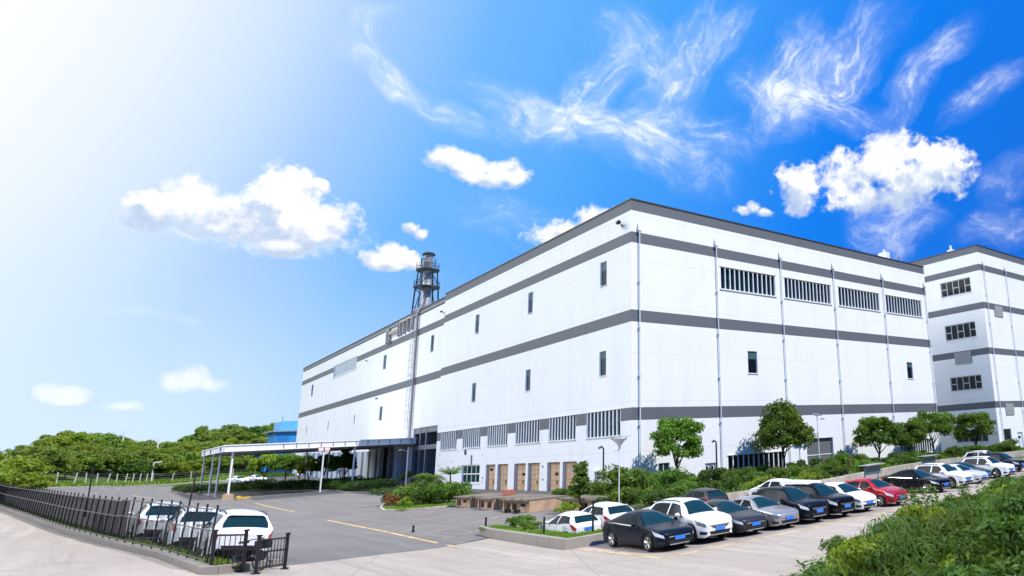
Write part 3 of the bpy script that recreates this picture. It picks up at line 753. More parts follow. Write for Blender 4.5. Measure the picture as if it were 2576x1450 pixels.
for k_, h in ((1, rf_low[1]), (2, rf_low[4])):
    x0, x1 = h[0], h[1]; n = 2 if k_ == 1 else 1
    for i in range(n):
        a, b = x0 + (x1 - x0) * i / n + .02, x0 + (x1 - x0) * (i + 1) / n - .02
        mb = MB(); mb.fbox(RFN, a, b, 0, 2.13, -.24, -.17); dr = mb.build('door', M_PIPE if k_ == 1 else M_WHITE_T, B1)
        c = (a + b) / 2
        mb = MB()
        if n == 2: mb.fbox(RFN, c - .14, c + .14, 1.45, 1.85, -.169, -.15); mb.fbox(RFN, c - .14, c + .14, .95, 1.35, -.169, -.15)
        else: mb.fbox(RFN, c - .12, c + .12, 1.35, 1.85, -.169, -.15)
        mb.build('vision_panel', M_DGLASS, dr)
        mb = MB(); mb.fbox(RFN, b - .14 if i == 0 else a + .06, b - .08 if i == 0 else a + .12, .9, 1.1, -.169, -.12); mb.build('handle', M_STEELD, dr)
mb = MB(); mb.fbox(RFN, 24.21, 28.99, 0, 3.99, -.39, -.32)
for i in range(24): mb.fbox(RFN, 24.25, 28.95, .08 + i * .16, .16 + i * .16, -.319, -.295)
dr = mb.build('roller_shutter', mat('shutter_grey', (0.17, 0.18, 0.18), 0.55), B1)
mb = MB(); mb.fbox(RFN, 24.21, 28.99, 1.95, 2.06, -.29, -.25); mb.build('bottom_rail', M_PIPE, dr)
for a in (.87, 11.0, 21.2, 31.1, 41.95, 52.75): downpipe(B1, RFN, a, 0, 27.2)
# camera under the corner and small wall fittings
def cctv(parent, F, a, z, s=1.0):
    mb = MB(); P = lambda a_, b, d_: F.O + F.U * a_ + Vector((0, 0, b)) + F.N * d_
    mb.fbox(F, a - .06 * s, a + .06 * s, z - .3 * s, z - .1 * s, .003, .06); mb.tube(P(a, z - .2 * s, .05), P(a, z, .3 * s), .03 * s)
    mb.tube(P(a + .25 * s, z + .06, .28 * s), P(a - .35 * s, z - .12, .5 * s), .13 * s, .16 * s, 10)
    return mb.build('security_camera', M_STEELD, parent, True, 40)
cctv(B1, LFN, 1.75, 27.4, 1.4); cctv(B1, LFF, 55.5, 27.0, 1.1); cctv(B1, LFF, 88.5, 16.0, .9); cctv(B1, LFF, 98, 24.2, .8)
mb = MB()
for a, z in ((9.3, 1.25), (8.5, 1.5), (18.6, 1.2), (18.7, 2.6), (36.1, 1.4), (36.2, .9), (44.9, 5.0), (36.5, 4.4), (47.5, 3.6), (48.5, 2.9), (52.6, 4.7), (52.8, 3.2)):
    s_ = rnd.uniform(.06, .14); mb.fbox(LFN, a, a + s_, z, z + s_ * 1.3, .003, .08)
mb.fbox(LFN, 40.1, 40.2, 3.22, 4.5, .05, .14); mb.fbox(LFN, 42.3, 42.8, 4.6, 5.2, .003, .1)
mb.build('wall_fitting', M_STEELD, B1)
# caged ladder and pipe at the set-back
mb = MB(); LX = 0.30 - .35
for y in (68.2, 68.9): mb.tube((LX, y, 7.5), (LX, y, HT + .3), .035)
z = 7.6
while z < HT + .2: mb.tube((LX, 68.2, z), (LX, 68.9, z), .02, n=5); z += .33
z = 9.5
while z < HT + .2:
    pts = [(LX - .62 * math.sin(t), 68.55 + .5 * math.cos(t), z) for t in [math.pi * i / 8 for i in range(9)]]; mb.path(pts, .022, 5); z += 1.25
for t in (.5, 1.1, 1.57, 2.04, 2.64): mb.tube((LX - .62 * math.sin(t), 68.55 + .5 * math.cos(t), 9.5), (LX - .62 * math.sin(t), 68.55 + .5 * math.cos(t), HT), .018, n=4)
for z in (8, 12, 16, 20, 24, 28): mb.box(LX - .03, .298, 68.17, 68.23, z, z + .06); mb.box(LX - .03, .298, 68.87, 68.93, z, z + .06)
mb.build('caged_ladder', M_STEEL, B1)
mb = MB(); mb.tube((.02, 67.6, 7.0), (.02, 67.6, HT + .2), .17, .17, 10); mb.build('downpipe', mat('tan_pipe', (0.38, 0.34, 0.30), 0.6), B1, True, 40)
# brown ducting below the parapet
mb = MB()
for y, z0, z1 in ((84.8, 25.7, 28.3), (83.2, 25.7, 27.6), (78.0, 26.2, 28.6), (76.8, 26.2, 28.9), (74.8, 26.2, 28.2), (72.6, 26.3, 28.4), (70.4, 26.3, 28.6)):
    mb.box(-.2, .298, y - .17, y + .17, z0, z1)
mb.box(-.3, .298, 77.2, 82.9, 27.2, 27.7); mb.box(-.2, .298, 70.8, 76.4, 28.45, 28.8); mb.box(-.18, .298, 83.6, 84.4, 27.9, 28.4)
mb.build('duct', mat('brown_duct', (0.40, 0.36, 0.33), 0.6, 0.0, var=0.3), B1)
# dark recessed entrance behind the canopy
mb = MB()
mb.box(9.25, 9.3, 54.6, 66.6, 0, 9.3); mb.box(.3, 9.25, 66.55, 66.58, 0, 9.28); mb.box(.3, 9.25, 54.62, 54.65, 0, 9.28); mb.box(.3, 9.25, 54.65, 66.55, 9.22, 9.28)
mb.build('entrance_recess', [M_GREY], B1)
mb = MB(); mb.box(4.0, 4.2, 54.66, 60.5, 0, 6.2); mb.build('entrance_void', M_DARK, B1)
mb = MB()
for y in (66.3, 63.4, 60.6): mb.box(.35, .75, y - .2, y + .2, 0, 9.2)
mb.box(.36, .74, 54.7, 66.1, 5.8, 6.5); mb.box(.4, .7, 54.7, 66.1, 8.4, 9.2)
mb.build('entrance_frame', mat('slate_frame', (0.16, 0.18, 0.20), 0.5), B1)
# buttress pipes on the wall beneath the canopy
for y, m_ in ((69.5, M_GREY), (72.5, M_PIPE), (76.8, M_GREY), (80.2, M_STEELD), (82.6, M_PIPE)):
    mb = MB(); mb.box(-.35, .297, y - .45, y + .45, H(0, y) - .1, 7.2); mb.box(-.42, .297, y - .52, y + .52, 3.2, 3.35); mb.build('wall_pier', m_, B1)
mb = MB()
for i in range(14): y = 86 + i * 4.6; mb.box(-.05, .297, y, y + 2.6, H(0, y) - .1, 5.4 + H(0, y))
mb.build('wall_panel', mat('blue_grey_cladding', (0.48, 0.55, 0.63), 0.5), B1)
# plant on the roof edge
def small_roof(name, label, cat, parts):
    t = thing(name, label, cat, parts[0][0])
    return t
t = thing('roof_unit', 'small white rooftop plant box behind the parapet at the far right end', 'plant box', (48.3, 4.4, HT - .75))
mb = MB(); mb.box(-1.8, 1.8, -1.2, 1.2, 0, 2.2); mb.build('casing', M_WHITEP, t)
mb = MB(); mb.box(-.5, .5, -1.25, .3, 2.3, 3.3); mb.tube((-.1, -.6, 3.3), (-.1, -.6, 3.8), .18); mb.build('vent', M_PIPE, t)
mb = MB(); mb.path([(1.8, -1.1, 1.8), (2.8, -1.1, 1.6), (4.3, -1.1, 1.3)], .06); mb.path([(-1.8, -1.1, 1.9), (-4, -1.1, 1.3)], .06); mb.build('pipe', M_PIPE, t)
for x, h_ in ((51.2, 2.3), (52.6, 1.7)):
    mb = MB(); mb.tube((0, 0, 0), (0, 0, h_ + .8), .035); mb.box(-.25, .25, -.03, .03, h_ + .3, h_ + .36)
    o = mb.build('roof_antenna', M_STEELD); o.location = (x, 3.2, HT - .75)
    tag(o, 'thin dark antenna rod on the roof, ' + ('nearer the white plant box' if x < 52 else 'nearer the second building'), 'antenna')

# exhaust stack on the roof of the long side
CH = thing('exhaust_stack', 'steel exhaust stack with two railed platforms on the factory roof', 'chimney', (5.5, 82.5, HT - .75))
zb = HT - .75
# heights come from the photo: platforms at 37 and 40.3, rim at 43.5
def zz(a): return a - zb
mb = MB(); mb.lathe([(.82, -.2), (.82, zz(36.9)), (.76, zz(37.0)), (.76, zz(40.4)), (.80, zz(40.5)), (.78, zz(43.3))], 28); mb.build('flue', mat('bright_duct_steel', (0.36, 0.37, 0.38), 0.4, 0.3, var=0.15, vscale=0.6), CH, True, 40)
mb = MB(); mb.lathe([(0, zz(43.25)), (1.12, zz(43.25)), (1.16, zz(43.45)), (.9, zz(43.75)), (0, zz(43.8))], 28); mb.build('cap', M_STEELD, CH, True, 40)
for zp, r in ((36.9, 2.3), (40.3, 2.05)):
    mb = MB(); mb.lathe([(.8, zz(zp) - .22), (r, zz(zp) - .22), (r, zz(zp)), (.8, zz(zp))], 24); pl_ = mb.build('platform', M_STEELD, CH, True, 30)
    mb = MB(); 
    for hh_ in (.55, 1.1): mb.ring((0, 0, zz(zp) + hh_), r - .08, .035)
    for i in range(14):
        t_ = 2 * math.pi * i / 14; mb.tube(((r - .08) * math.cos(t_), (r - .08) * math.sin(t_), zz(zp)), ((r - .08) * math.cos(t_), (r - .08) * math.sin(t_), zz(zp) + 1.1), .03, n=5)
    mb.build('railing', M_STEELD, pl_)
mb = MB()
for i in range(4):
    t_ = math.pi / 4 + i * math.pi / 2
    a_ = lambda r, z_: (r * math.cos(t_), r * math.sin(t_), zz(z_))
    mb.tube(a_(2.7, 28.8), a_(2.2, 36.8), .15, .14); mb.tube(a_(2.1, 36.9), a_(1.85, 40.2), .13, .12)
    t2 = t_ + math.pi / 2
    b_ = lambda r, z_: (r * math.cos(t2), r * math.sin(t2), zz(z_))
    mb.path([a_(2.6, 30.5), ((a_(1.7, 0)[0] + b_(1.7, 0)[0]) / 2, (a_(1.7, 0)[1] + b_(1.7, 0)[1]) / 2, zz(35.2)), b_(2.2, 36.6)], .08)
    mb.path([a_(2.1, 37.2), ((a_(1.5, 0)[0] + b_(1.5, 0)[0]) / 2, (a_(1.5, 0)[1] + b_(1.5, 0)[1]) / 2, zz(39.3)), b_(1.85, 40.1)], .07)
    mb.tube(a_(.9, 33), a_(2.4, 33), .06); mb.tube(a_(.8, 38.6), a_(2.0, 38.6), .05)
mb.build('support_frame', M_STEELD, CH)
mb = MB()
for dx in (-.35, .35): mb.path([(-1.5, dx - 1.1, zz(37)), (-1.45, dx - 1.1, zz(42.2)), (-.8, dx - .9, zz(42.2))], .04)
for i in range(16): mb.tube((-1.5, -1.45, zz(37.2) + i * .32), (-1.5, -.75, zz(37.2) + i * .32), .025, n=5)
for z_ in (41.4, 42.4): mb.ring((0, 0, zz(z_)), 1.3, .035)
for i in range(8): t_ = i * math.pi / 4; mb.tube((1.3 * math.cos(t_), 1.3 * math.sin(t_), zz(40.3)), (1.3 * math.cos(t_), 1.3 * math.sin(t_), zz(42.4)), .04, n=5)
mb.build('ladder', M_STEELD, CH)

# second building behind on the right
B2 = thing('office_building', 'taller white block with grey bands and dark windows behind the factory at right', 'building', (63.96, -3.92, 0))
H2 = 34.06; BW, BDp = 46.0, 40.0
B2L = Frame((0, 0, 0), (0, 1, 0), (-1, 0, 0)); B2R = Frame((0, 0, 0), (1, 0, 0), (0, -1, 0))
bands2 = [(32.91, 34.06), (29.76, 30.87), (23.25, 24.36), (15.67, 16.75), (6.98, 8.05)]
rows2 = [(26.4, 29.0), (18.8, 21.4), (10.2, 12.55), (1.75, 3.8)]
lw = [(1.95, 7.9, a, b) for a, b in rows2]
r_holes = [(1.4, 4.1, 0.0, 3.6), (6.1, 7.9, 0.0, 2.9)]
mb = MB()
wall_cut(mb, B2L, 0, BDp, -.8, H2, lw, bands2); wall_cut(mb, B2R, 0, BW, -.8, H2, r_holes, bands2)
mb.add([(BW, 0, -.8), (BW, BDp, -.8), (BW, BDp, H2), (BW, 0, H2)], [(0, 1, 2, 3)]); mb.add([(0, BDp, -.8), (BW, BDp, -.8), (BW, BDp, H2), (0, BDp, H2)], [(3, 2, 1, 0)])
mb.build('wall', [M_WHITE, M_BAND], B2)
mb = MB(); mb.box(.2, BW - .2, .2, BDp - .2, H2 - 1, H2 - .8); mb.build('roof', M_GREY, B2)
mb = MB(); mb.box(-.06, .3, -.06, BDp + .06, H2, H2 + .16); mb.box(.3, BW + .06, -.06, .3, H2, H2 + .16); mb.build('coping', M_COPING, B2)
mb = MB(); mb.box(.9, .95, .9, BDp - .1, 0, H2 - 1.2); mb.box(.95, BW - .1, .9, .95, 0, H2 - 1.2); mb.build('inner_wall', M_DARK, B2)
for h in lw: window(B2, B2L, h, cols=5, rows=2, fr=.14, glass=M_DGLASS, uneven=[1, 0, 1, 0, 1], fm=mat('grey_white_frame', (0.42, 0.46, 0.50), 0.5))
mb = MB(); mb.fbox(B2L, 3.3, 6.5, 14.6, 16.6, .003, .12); mb.fbox(B2L, 4.87, 4.93, 14.7, 16.5, .121, .14); mb.build('vent_panel', M_PANEL, B2)
for a, z in ((3.35, 22.2), (3.1, 5.8)):
    mb = MB(); mb.fbox(B2R, a, a + 2.75, z, z + 1.85, .003, .12); mb.fbox(B2R, a + .1, a + 2.65, z + .9, z + .93, .121, .135); mb.build('vent_panel', M_PANEL, B2)
window(B2, B2R, r_holes[0], cols=1, rows=2, fr=.14, glass=M_DGLASS, name='glass_door', sill=False, fm=M_STEEL)
mb = MB(); mb.fbox(B2R, 6.12, 7.88, 0, 2.88, -.24, -.16); dr = mb.build('door', M_PIPE, B2)
mb = MB(); mb.fbox(B2R, 6.5, 7.4, 1.9, 2.3, -.159, -.14); mb.build('vision_panel', M_DGLASS, dr)
for a in (1.2, 8.8, 16.8, 25): downpipe(B2, B2R, a, 0, 31.6)
mb = MB(); mb.box(-.5, .5, -.5, .5, 0, 1.4); mb.tube((0, 0, 1.4), (0, 0, 2.2), .2)
o = mb.build('roof_vent', M_WHITEP); o.location = (64.8, 1.6, H2 - .8); tag(o, 'small white vent on the roof of the second building', 'roof vent')

# blue shed at the far end of the hall
t = thing('blue_shed', 'bright blue clad shed at the far end of the white hall', 'shed', (1.2, 176, H(0, 176)))
mb = MB(); mb.box(-2.8, 6, 0, 12, -1, 11.0); mb.box(-4.6, -2.8, 2, 12, -1, 5.0); mb.build('wall', M_BLUE, t)
mb = MB(); mb.box(-4.0, 6, -.8, 12.3, 11.0, 11.25); mb.build('roof', M_GREY, t)
mb = MB(); mb.box(-1.6, 6, 1.0, 12, 11.25, 13.9); mb.build('roof_cabin', M_LBLUE, t)
mb = MB(); mb.box(-2.3, .3, -.06, .0, 3, 10.0); mb.build('door', mat('deep_blue_door', (0.008, 0.17, 0.50), 0.5), t)
mb = MB(); mb.tube((-1.2, 3, 13.9), (-1.2, 3, 15.4), .05); mb.build('mast', M_STEELD, t)

# ------------------------------------------------------------------ canopy over the entrance drive
CX0, CX1, CY0, CY1 = -23.4, 0.25, 64.9, 92.2
t = thing('entrance_canopy', 'large flat white canopy on slim posts beside the factory entrance', 'canopy', (-11, 78, 0.45))
def rel(mb, o=(-11, 78, 0.45)): mb.v = [(x - o[0], y - o[1], z - o[2]) for x, y, z in mb.v]; return mb
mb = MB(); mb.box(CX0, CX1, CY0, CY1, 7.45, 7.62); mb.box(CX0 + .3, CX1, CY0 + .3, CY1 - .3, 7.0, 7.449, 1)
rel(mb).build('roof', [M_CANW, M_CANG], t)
mb = MB()
mb.box(CX0 - .08, CX1, CY0 - .08, CY0 - .002, 6.9, 7.72); mb.box(CX0 - .08, CX0 - .002, CY0, CY1, 6.9, 7.72); mb.box(CX0, CX1, CY1 + .002, CY1 + .08, 6.9, 7.72)
mb.box(CX0 - .16, CX1, CY0 - .20, CY0 - .081, 7.66, 7.8); mb.box(CX0 - .2, CX0 - .081, CY0, CY1, 7.66, 7.8); mb.box(CX0 - .12, CX1, CY0 - .16, CY0 - .081, 6.86, 6.98)
rel(mb).build('fascia', M_CANW, t)
mb = MB()
for i in range(12): x = -17 + i * 1.5; mb.box(x - .05, x + .05, CY0 - .15, CY0 - .082, 7.0, 7.655)
for y in (69, 80, 88): mb.box(CX0 - .2, CX0 - .082, y - .08, y + .08, 7.0, 7.65)
rel(mb).build('rib', M_GREY, t)
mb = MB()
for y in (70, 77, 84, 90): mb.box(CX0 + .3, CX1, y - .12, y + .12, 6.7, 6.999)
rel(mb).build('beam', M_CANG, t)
for (x, y) in ((-22.5, 65.5), (-22.6, 77.1), (-22.9, 82.1), (-23.1, 91.5), (-9.3, 91.6), (-7.6, 83.6), (-8.0, 65.6)):
    z0 = H(x, y); mb = MB(); mb.tube((x, y, z0), (x, y, 6.98), .125, .125, 10); mb.box(x - .3, x + .3, y - .3, y + .3, z0, z0 + .05); mb.box(x - .25, x + .25, y - .25, y + .25, 6.86, 6.99)
    rel(mb).build('post', M_CANW, t, True, 40)
mb = MB(); mb.box(-.55, .55, -.4, .4, 0, .75); mb.lathe([(.0, .75), (.35, .75), (.3, .85), (0, .85)], 12)
o = mb.build('post_guard', mat('sandstone', (0.45, 0.32, 0.22), 0.8)); o.location = (-22.6, 64.5, H(-22.6, 64.5)); tag(o, 'sandy concrete guard block at the foot of the front canopy post', 'guard block')
mb = MB(); mb.lathe([(0, 0), (.3, 0), (.34, .2), (.3, .42), (0, .46)], 14); mb.box(.3, 1.3, -.12, .12, .05, .3)
o = mb.build('water_valve', mat('valve_yellow', (0.62, 0.42, 0.06), 0.5)); o.location = (-21.5, 64.4, H(-21.5, 64.4)); tag(o, 'yellow painted valve beside the sandy guard block', 'valve')
# red and white warning box on the middle post
t = thing('warning_light', 'red and white warning box hung high on a canopy post', 'warning light', (-12.2, 64.6, 6.2))
mb = MB(); mb.box(-.75, .75, -.3, .0, 0.1, .75); mb.build('casing', M_RED, t)
mb = MB(); mb.box(-.68, -.08, -.34, -.302, .2, .68); mb.box(.08, .68, -.34, -.302, .2, .68); mb.build('lens', M_WHITEP, t)
mb = MB(); mb.tube((0, -.15, -5.7), (0, -.15, .1), .11, .11, 8); mb.build('post', M_WHITEP, t)

# ------------------------------------------------------------------ loading dock shed, low and tan
t = thing('loading_dock', 'low tan dock structure with flat slab roof and small openings before the doors', 'loading dock', (-10, -1, 0))
rel2 = lambda mb: rel(mb, (-10, -1, 0))
mb = MB(); FD = Frame((-13.0, 0, 0), (0, -1, 0), (-1, 0, 0))
# the front steps in and out along its length
segs = [(-7.7, -4.6, 0.0), (-4.6, -2.0, -.5), (-2.0, 1.0, .25), (1.0, 3.2, -.3), (3.2, 7.6, .3)]
rd = random.Random(3); mb2 = MB(); mbd = MB(); mbt = MB()
for (a, b, d_) in segs:
    F_ = Frame((-13.0 - d_, 0, 0), (0, -1, 0), (-1, 0, 0)); hs_ = []; q = a + .35
    while q < b - .5:
        w_ = rd.uniform(.45, .9)
        if q + w_ < b - .2: hs_.append((q, q + w_, .12 if rd.random() < .6 else .38, .62, .5))
        q += w_ + rd.uniform(.35, .8)
    wall_cut(mb, F_, a, b, -.1, .8, hs_, [], .5)
    for h in hs_: mbd.fbox(F_, h[0], h[1], h[2], h[3], -.52, -.46)
    mb.fbox(F_, a, a + .22, 0, .78, .003, .10); mb.box(-13 - d_ + .01, -10.4, -b + .001, -b + .15, -.1, .8); mb.box(-13 - d_ + .01, -10.4, -a - .15, -a - .001, -.1, .8)
    mbt.box(-13 - d_ - .35, -10.1, -b - .1 if b > 11 else -b + .002, -a + (.1 if a < -7 else -.002), .802, .92 + .02 * (segs.index((a, b, d_)) % 2))
rel2(mb).build('wall', M_DOCK, t); rel2(mbd).build('opening', M_DARK, t); rel2(mbt).build('roof_slab', M_DOCKT, t)
t = thing('storage_bunker', 'separate low tan bunker with flat slab at the right end of the dock', 'bunker', (-10.6, -12.0, 0))
mb = MB(); F_ = Frame((-1.2, 0, 0), (0, -1, 0), (-1, 0, 0)); wall_cut(mb, F_, -2.4, 2.4, -.1, .82, [(-1.6, -.5, .12, .66, .4), (.5, 1.5, .12, .66, .4)], [], .4)
mb.box(-1.19, .4, -2.4, -2.25, -.1, .82); mb.box(-1.19, .4, 2.25, 2.4, -.1, .82); mb.build('wall', M_DOCK, t)
mb = MB(); mb.fbox(F_, -1.6, 1.5, .1, .7, -.46, -.42); mb.build('opening', M_DARK, t)
mb = MB(); mb.box(-1.5, .7, -2.6, 2.6, .822, .95); mb.build('roof_slab', M_DOCKT, t)
mb = MB(); mb.box(-.3, .3, -.5, .5, 0, .42); mb.box(.31, .5, -.3, .3, 0, .36)
o = mb.build('terracotta_box', M_TERRA); o.location = (-11.2, 1.2, .945); tag(o, 'terracotta box lying on top of the tan loading dock', 'box')
# hand trolleys leaning on the dock
for i, (yy, lab) in enumerate(((-5.4, 'black hand trolley leaning on the dock front, left of two'), (-7.0, 'black hand trolley leaning on the dock front, right of two'))):
    t = thing('hand_trolley', lab, 'trolley', (-13.75, yy, H(-13.7, yy)), R(-90), 'hand trolleys at the dock')
    mb = MB(); 
    for s_ in (-.2, .2): mb.path([(s_, -.25, .18), (s_, .15, .95), (s_ * .6, .18, 1.02)], .025)
    for q in (.3, .55, .8): mb.tube((-.2, -.25 + .5 * q, .18 + q * .95 * .9), (.2, -.25 + .5 * q, .18 + q * .95 * .9), .02)
    mb.box(-.22, .22, -.5, -.22, .06, .09); mb.build('frame', M_BLACK, t)
    for s_ in (-.27, .27):
        mb = MB(); mb.lathe([(0, -.04), (.15, -.04), (.16, 0), (.15, .04), (0, .04)], 14, (s_, -.2, .16), axis='x'); mb.build('wheel', M_RUB, t)

# ------------------------------------------------------------------ lamps, poles, bollards
def rodthing(name, label, cat, loc, r, h, m_, group=None, head=None):
    mb = MB(); mb.tube((0, 0, -.1), (0, 0, h), r, r * .9, 8); mb.lathe([(r * 1.6, 0), (r * 1.6, .06), (r, .08)], 10)
    if head: head(mb, h)
    o = mb.build(name, m_, None, True, 40); o.location = loc; return tag(o, label, cat, group)
def G(x, y): return (x, y, H(x, y))
def solar_lamp(label, loc, h, rz, m_, sz=1.0):
    t = thing('solar_lamp', label, 'street lamp', loc, rz, 'solar street lamps')
    mb = MB(); mb.tube((0, 0, -.1), (0, 0, h), .075, .055, 10); mb.lathe([(.17, 0), (.17, .05), (.08, .08)], 10); mb.build('pole', m_, t, True, 40)
    mb = MB(); mb.path([(0, 0, h - .75), (.35, 0, h - .45), (.75, 0, h - .38)], .035); mb.build('arm', m_, t)
    mb = MB(); mb.lathe([(0, .12), (.22, .10), (.30, 0), (.26, -.06), (0, -.07)], 14, (.95, 0, h - .36)); mb.build('lamp_head', M_PANEL, t, True, 40)
    mb = MB(); a = R(22)
    vs = []
    for zz_ in (0, .04):
        for x, y in ((-.62, -.42), (.62, -.42), (.62, .42), (-.62, .42)): vs.append((x - .1, y * math.cos(a) - zz_ * math.sin(a), h + .18 + y * math.sin(a) + zz_ * math.cos(a)))
    mb.add(vs, [(0, 3, 2, 1), (4, 5, 6, 7), (0, 1, 5, 4), (1, 2, 6, 5), (2, 3, 7, 6), (3, 0, 4, 7)]); mb.tube((0, 0, h - .05), (-.05, 0, h + .18), .05)
    mb.build('solar_panel', M_SOLAR, t); return t
solar_lamp('white solar lamp before the grey roller shutter, between two trees', (24.0, -2.2, .4), 6.2, R(0), M_WHITEP)
solar_lamp('white solar lamp beside the dark factory entrance', (-4.4, 52.4, H(-4.4, 52.4)), 5.9, R(185), M_WHITEP)
# pale lamp with a wide shallow bowl in front of the nearest corner
t = thing('bowl_lamp', 'pale street lamp with wide shallow bowl head at the nearest factory corner', 'street lamp', G(-12.35, -18.6))
mb = MB(); mb.tube((0, 0, 0), (0, 0, 4.5), .035, .03, 8); mb.build('pole', M_WHITEP, t, True, 40)
mb = MB(); mb.lathe([(.04, 4.3), (.10, 4.62), (.32, 4.92), (.58, 5.08), (.56, 5.1), (.30, 4.98), (.05, 4.8)], 20); mb.build('lamp_bowl', M_WHITEP, t, True, 60)
mb = MB(); mb.box(-.72, .62, -.4, .4, 5.2, 5.24); mb.path([(-.5, 0, 5.0), (-.5, 0, 5.2)], .03); mb.path([(.5, 0, 5.0), (.5, 0, 5.2)], .03); mb.path([(0, 0, 4.4), (-.75, 0, 4.15)], .018); mb.build('solar_panel', mat('pale_panel', (0.55, 0.56, 0.56), 0.4), t)
def camhead(mb, h):
    mb.path([(0, 0, h), (-.22, 0, h + .08)], .03); mb.tube((-.15, 0, h + .08), (-.48, 0, h + .02), .08, .09, 8); mb.tube((-.1, .0, h + .05), (-.1, .25, h + .16), .07, .07, 8)
rodthing('camera_pole', 'tall black pole with camera on top in front of the white wall corner', 'camera pole', (-4.5, -2.7, 0), .075, 4.35, M_BLACK, None, camhead)
rodthing('camera_pole', 'dark grey pole with twin camera head right of the first round tree', 'camera pole', (5.6, -6.0, .3), .085, 4.0, M_STEELD, None, camhead)
rodthing('path_lamp', 'short black pole with curved tip behind the grey sedan', 'path lamp', (-5.4, -19.0, 0), .05, 2.3, M_BLACK, None, lambda mb, h: mb.path([(0, 0, h), (.06, 0, h + .2), (.22, 0, h + .42)], .05))
rodthing('marker_post', 'short black marker post in the shrubs behind the silver sedan', 'post', (0.8, -18.6, .1), .05, 1.7, M_BLACK)
rodthing('wooden_post', 'brown wooden post in the shrub bed behind the red car', 'post', (17.9, -12.2, .4), .10, 1.9, M_WOOD)
rodthing('bollard', 'black bollard on the yellow line, left of two in the yard', 'bollard', G(-22.15, -11.4), .065, .42, M_BLACK, 'bollards in the yard')
rodthing('bollard', 'black bollard beside the planter wall, right of two in the yard', 'bollard', G(-19.25, -15.0), .065, .66, M_BLACK, 'bollards in the yard')
rodthing('planter_post', 'black post in front of the smaller white hatchback', 'post', (-20.6, -25.6, .36), .055, .86, M_BLACK, 'black posts in the planter')
rodthing('planter_post', 'taller black post in the grass before the larger white hatchback', 'post', (-19.1, -27.6, .36), .055, 1.5, M_BLACK, 'black posts in the planter')
rodthing('lamp_post', 'slender dark lamp post rising behind the black fence', 'lamp post', G(-36.1, 19.2), .05, 3.75, M_BLACK, None, lambda mb, h: (mb.box(-.28, .28, -.12, .12, h, h + .06)))
rodthing('lamp_post', 'white lamp post standing before the wooded hill', 'lamp post', G(-25.6, 163), .12, 4.6, M_WHITEP, None, lambda mb, h: mb.path([(0, 0, h), (1.4, 0, h + .1)], .1))
for x, y, zt, lb in ((-30.5, 196, 5.8, 'white pole sticking out of the trees on the hill, left of two'), (-23.5, 200, 5.2, 'white pole sticking out of the trees on the hill, right of two')):
    rodthing('hill_pole', lb, 'pole', (x, y, H(x, y) + 3.6), .16, zt - 1.8, M_WHITEP, 'white poles on the hill', lambda mb, h: mb.path([(0, 0, h), (.6, 0, h + .15)], .1))
# pale meter box beside the door etc. stay on the wall; shelter frames between bed and cars
for i, (x, y, rz, lb) in enumerate(((12.6, -19.4, 12, 'blue grey shelter panel on posts behind the red car'), (27.0, -15.6, 8, 'blue grey shelter panel on posts behind the white suv at right'))):
    t = thing('panel_shelter', lb, 'shelter', (x, y, 0.1), R(rz), 'panel shelters by the bed')
    mb = MB(); mb.box(-1.5, 1.5, -.06, .06, .55, 1.25); mb.build('panel', mat('shelter_blue', (0.05, 0.10, 0.13), 0.4), t)
    mb = MB(); mb.box(-1.8, 1.7, -.5, .5, 1.36, 1.42); mb.build('roof', M_PANEL, t)
    for xx in (-1.3, 1.3):
        mb = MB(); mb.tube((xx, .14, -.1), (xx, .14, 1.36), .05); mb.build('post', M_STEELD, t)
    mb = MB(); mb.box(-1.4, 1.4, -.4, -.15, .40, .44); mb.build('rail', M_PANEL, t)

# ------------------------------------------------------------------ black fence with dark mesh
def net_mat():
    m_ = D.materials.new('dark_fence_mesh'); m_.use_nodes = True; t = NT(m_.node_tree)
    for nd in list(t.n): t.n.remove(nd)
    out = t.new('ShaderNodeOutputMaterial'); df = t.new('ShaderNodeBsdfDiffuse'); df.inputs[0].default_value = (0.010, 0.011, 0.013, 1)
    tr = t.new('ShaderNodeBsdfTransparent'); mx = t.new('ShaderNodeMixShader')
    pos = t.new('ShaderNodeNewGeometry').outputs['Position']
    t.l.new(t.math('ADD', 0.06, t.math('MULTIPLY', t.noise(t.mapping(pos, scale=(1, 1, .3)), 2.0, 3), 0.36)), mx.inputs[0])
    t.l.new(df.outputs[0], mx.inputs[1]); t.l.new(tr.outputs[0], mx.inputs[2]); t.l.new(mx.outputs[0], out.inputs[0]); return m_
M_NET = net_mat()
FP = [(x + .02, y) for y, x in CURB if y <= 48]
def walk(pl, step, start=0.0):
    out = []; d = start
    for p, q in zip(pl, pl[1:]):
        L_ = math.dist(p, q)
        while d < L_: out.append((p[0] + (q[0] - p[0]) * d / L_, p[1] + (q[1] - p[1]) * d / L_)); d += step
        d -= L_
    return out
FPATH = [(x, y) for y, x in CURB][::1]
FPATH = [(-33.42, -28.6)] + [(x, y) for y, x in CURB if y > -28]
posts = walk(FPATH, 1.28)
posts = [p for p in posts if p[1] < 88]
fh = lambda y: 1.72 if y > -16 else 1.78
SP_S = Matrix.Rotation(R(2.5), 4, 'Y')
base0 = Vector(G(*posts[0]))
t = thing('yard_fence', 'long black metal fence with dark mesh panels along the left kerb', 'fence', base0)
mbn, mbr, mbb = MB(), MB(), MB()
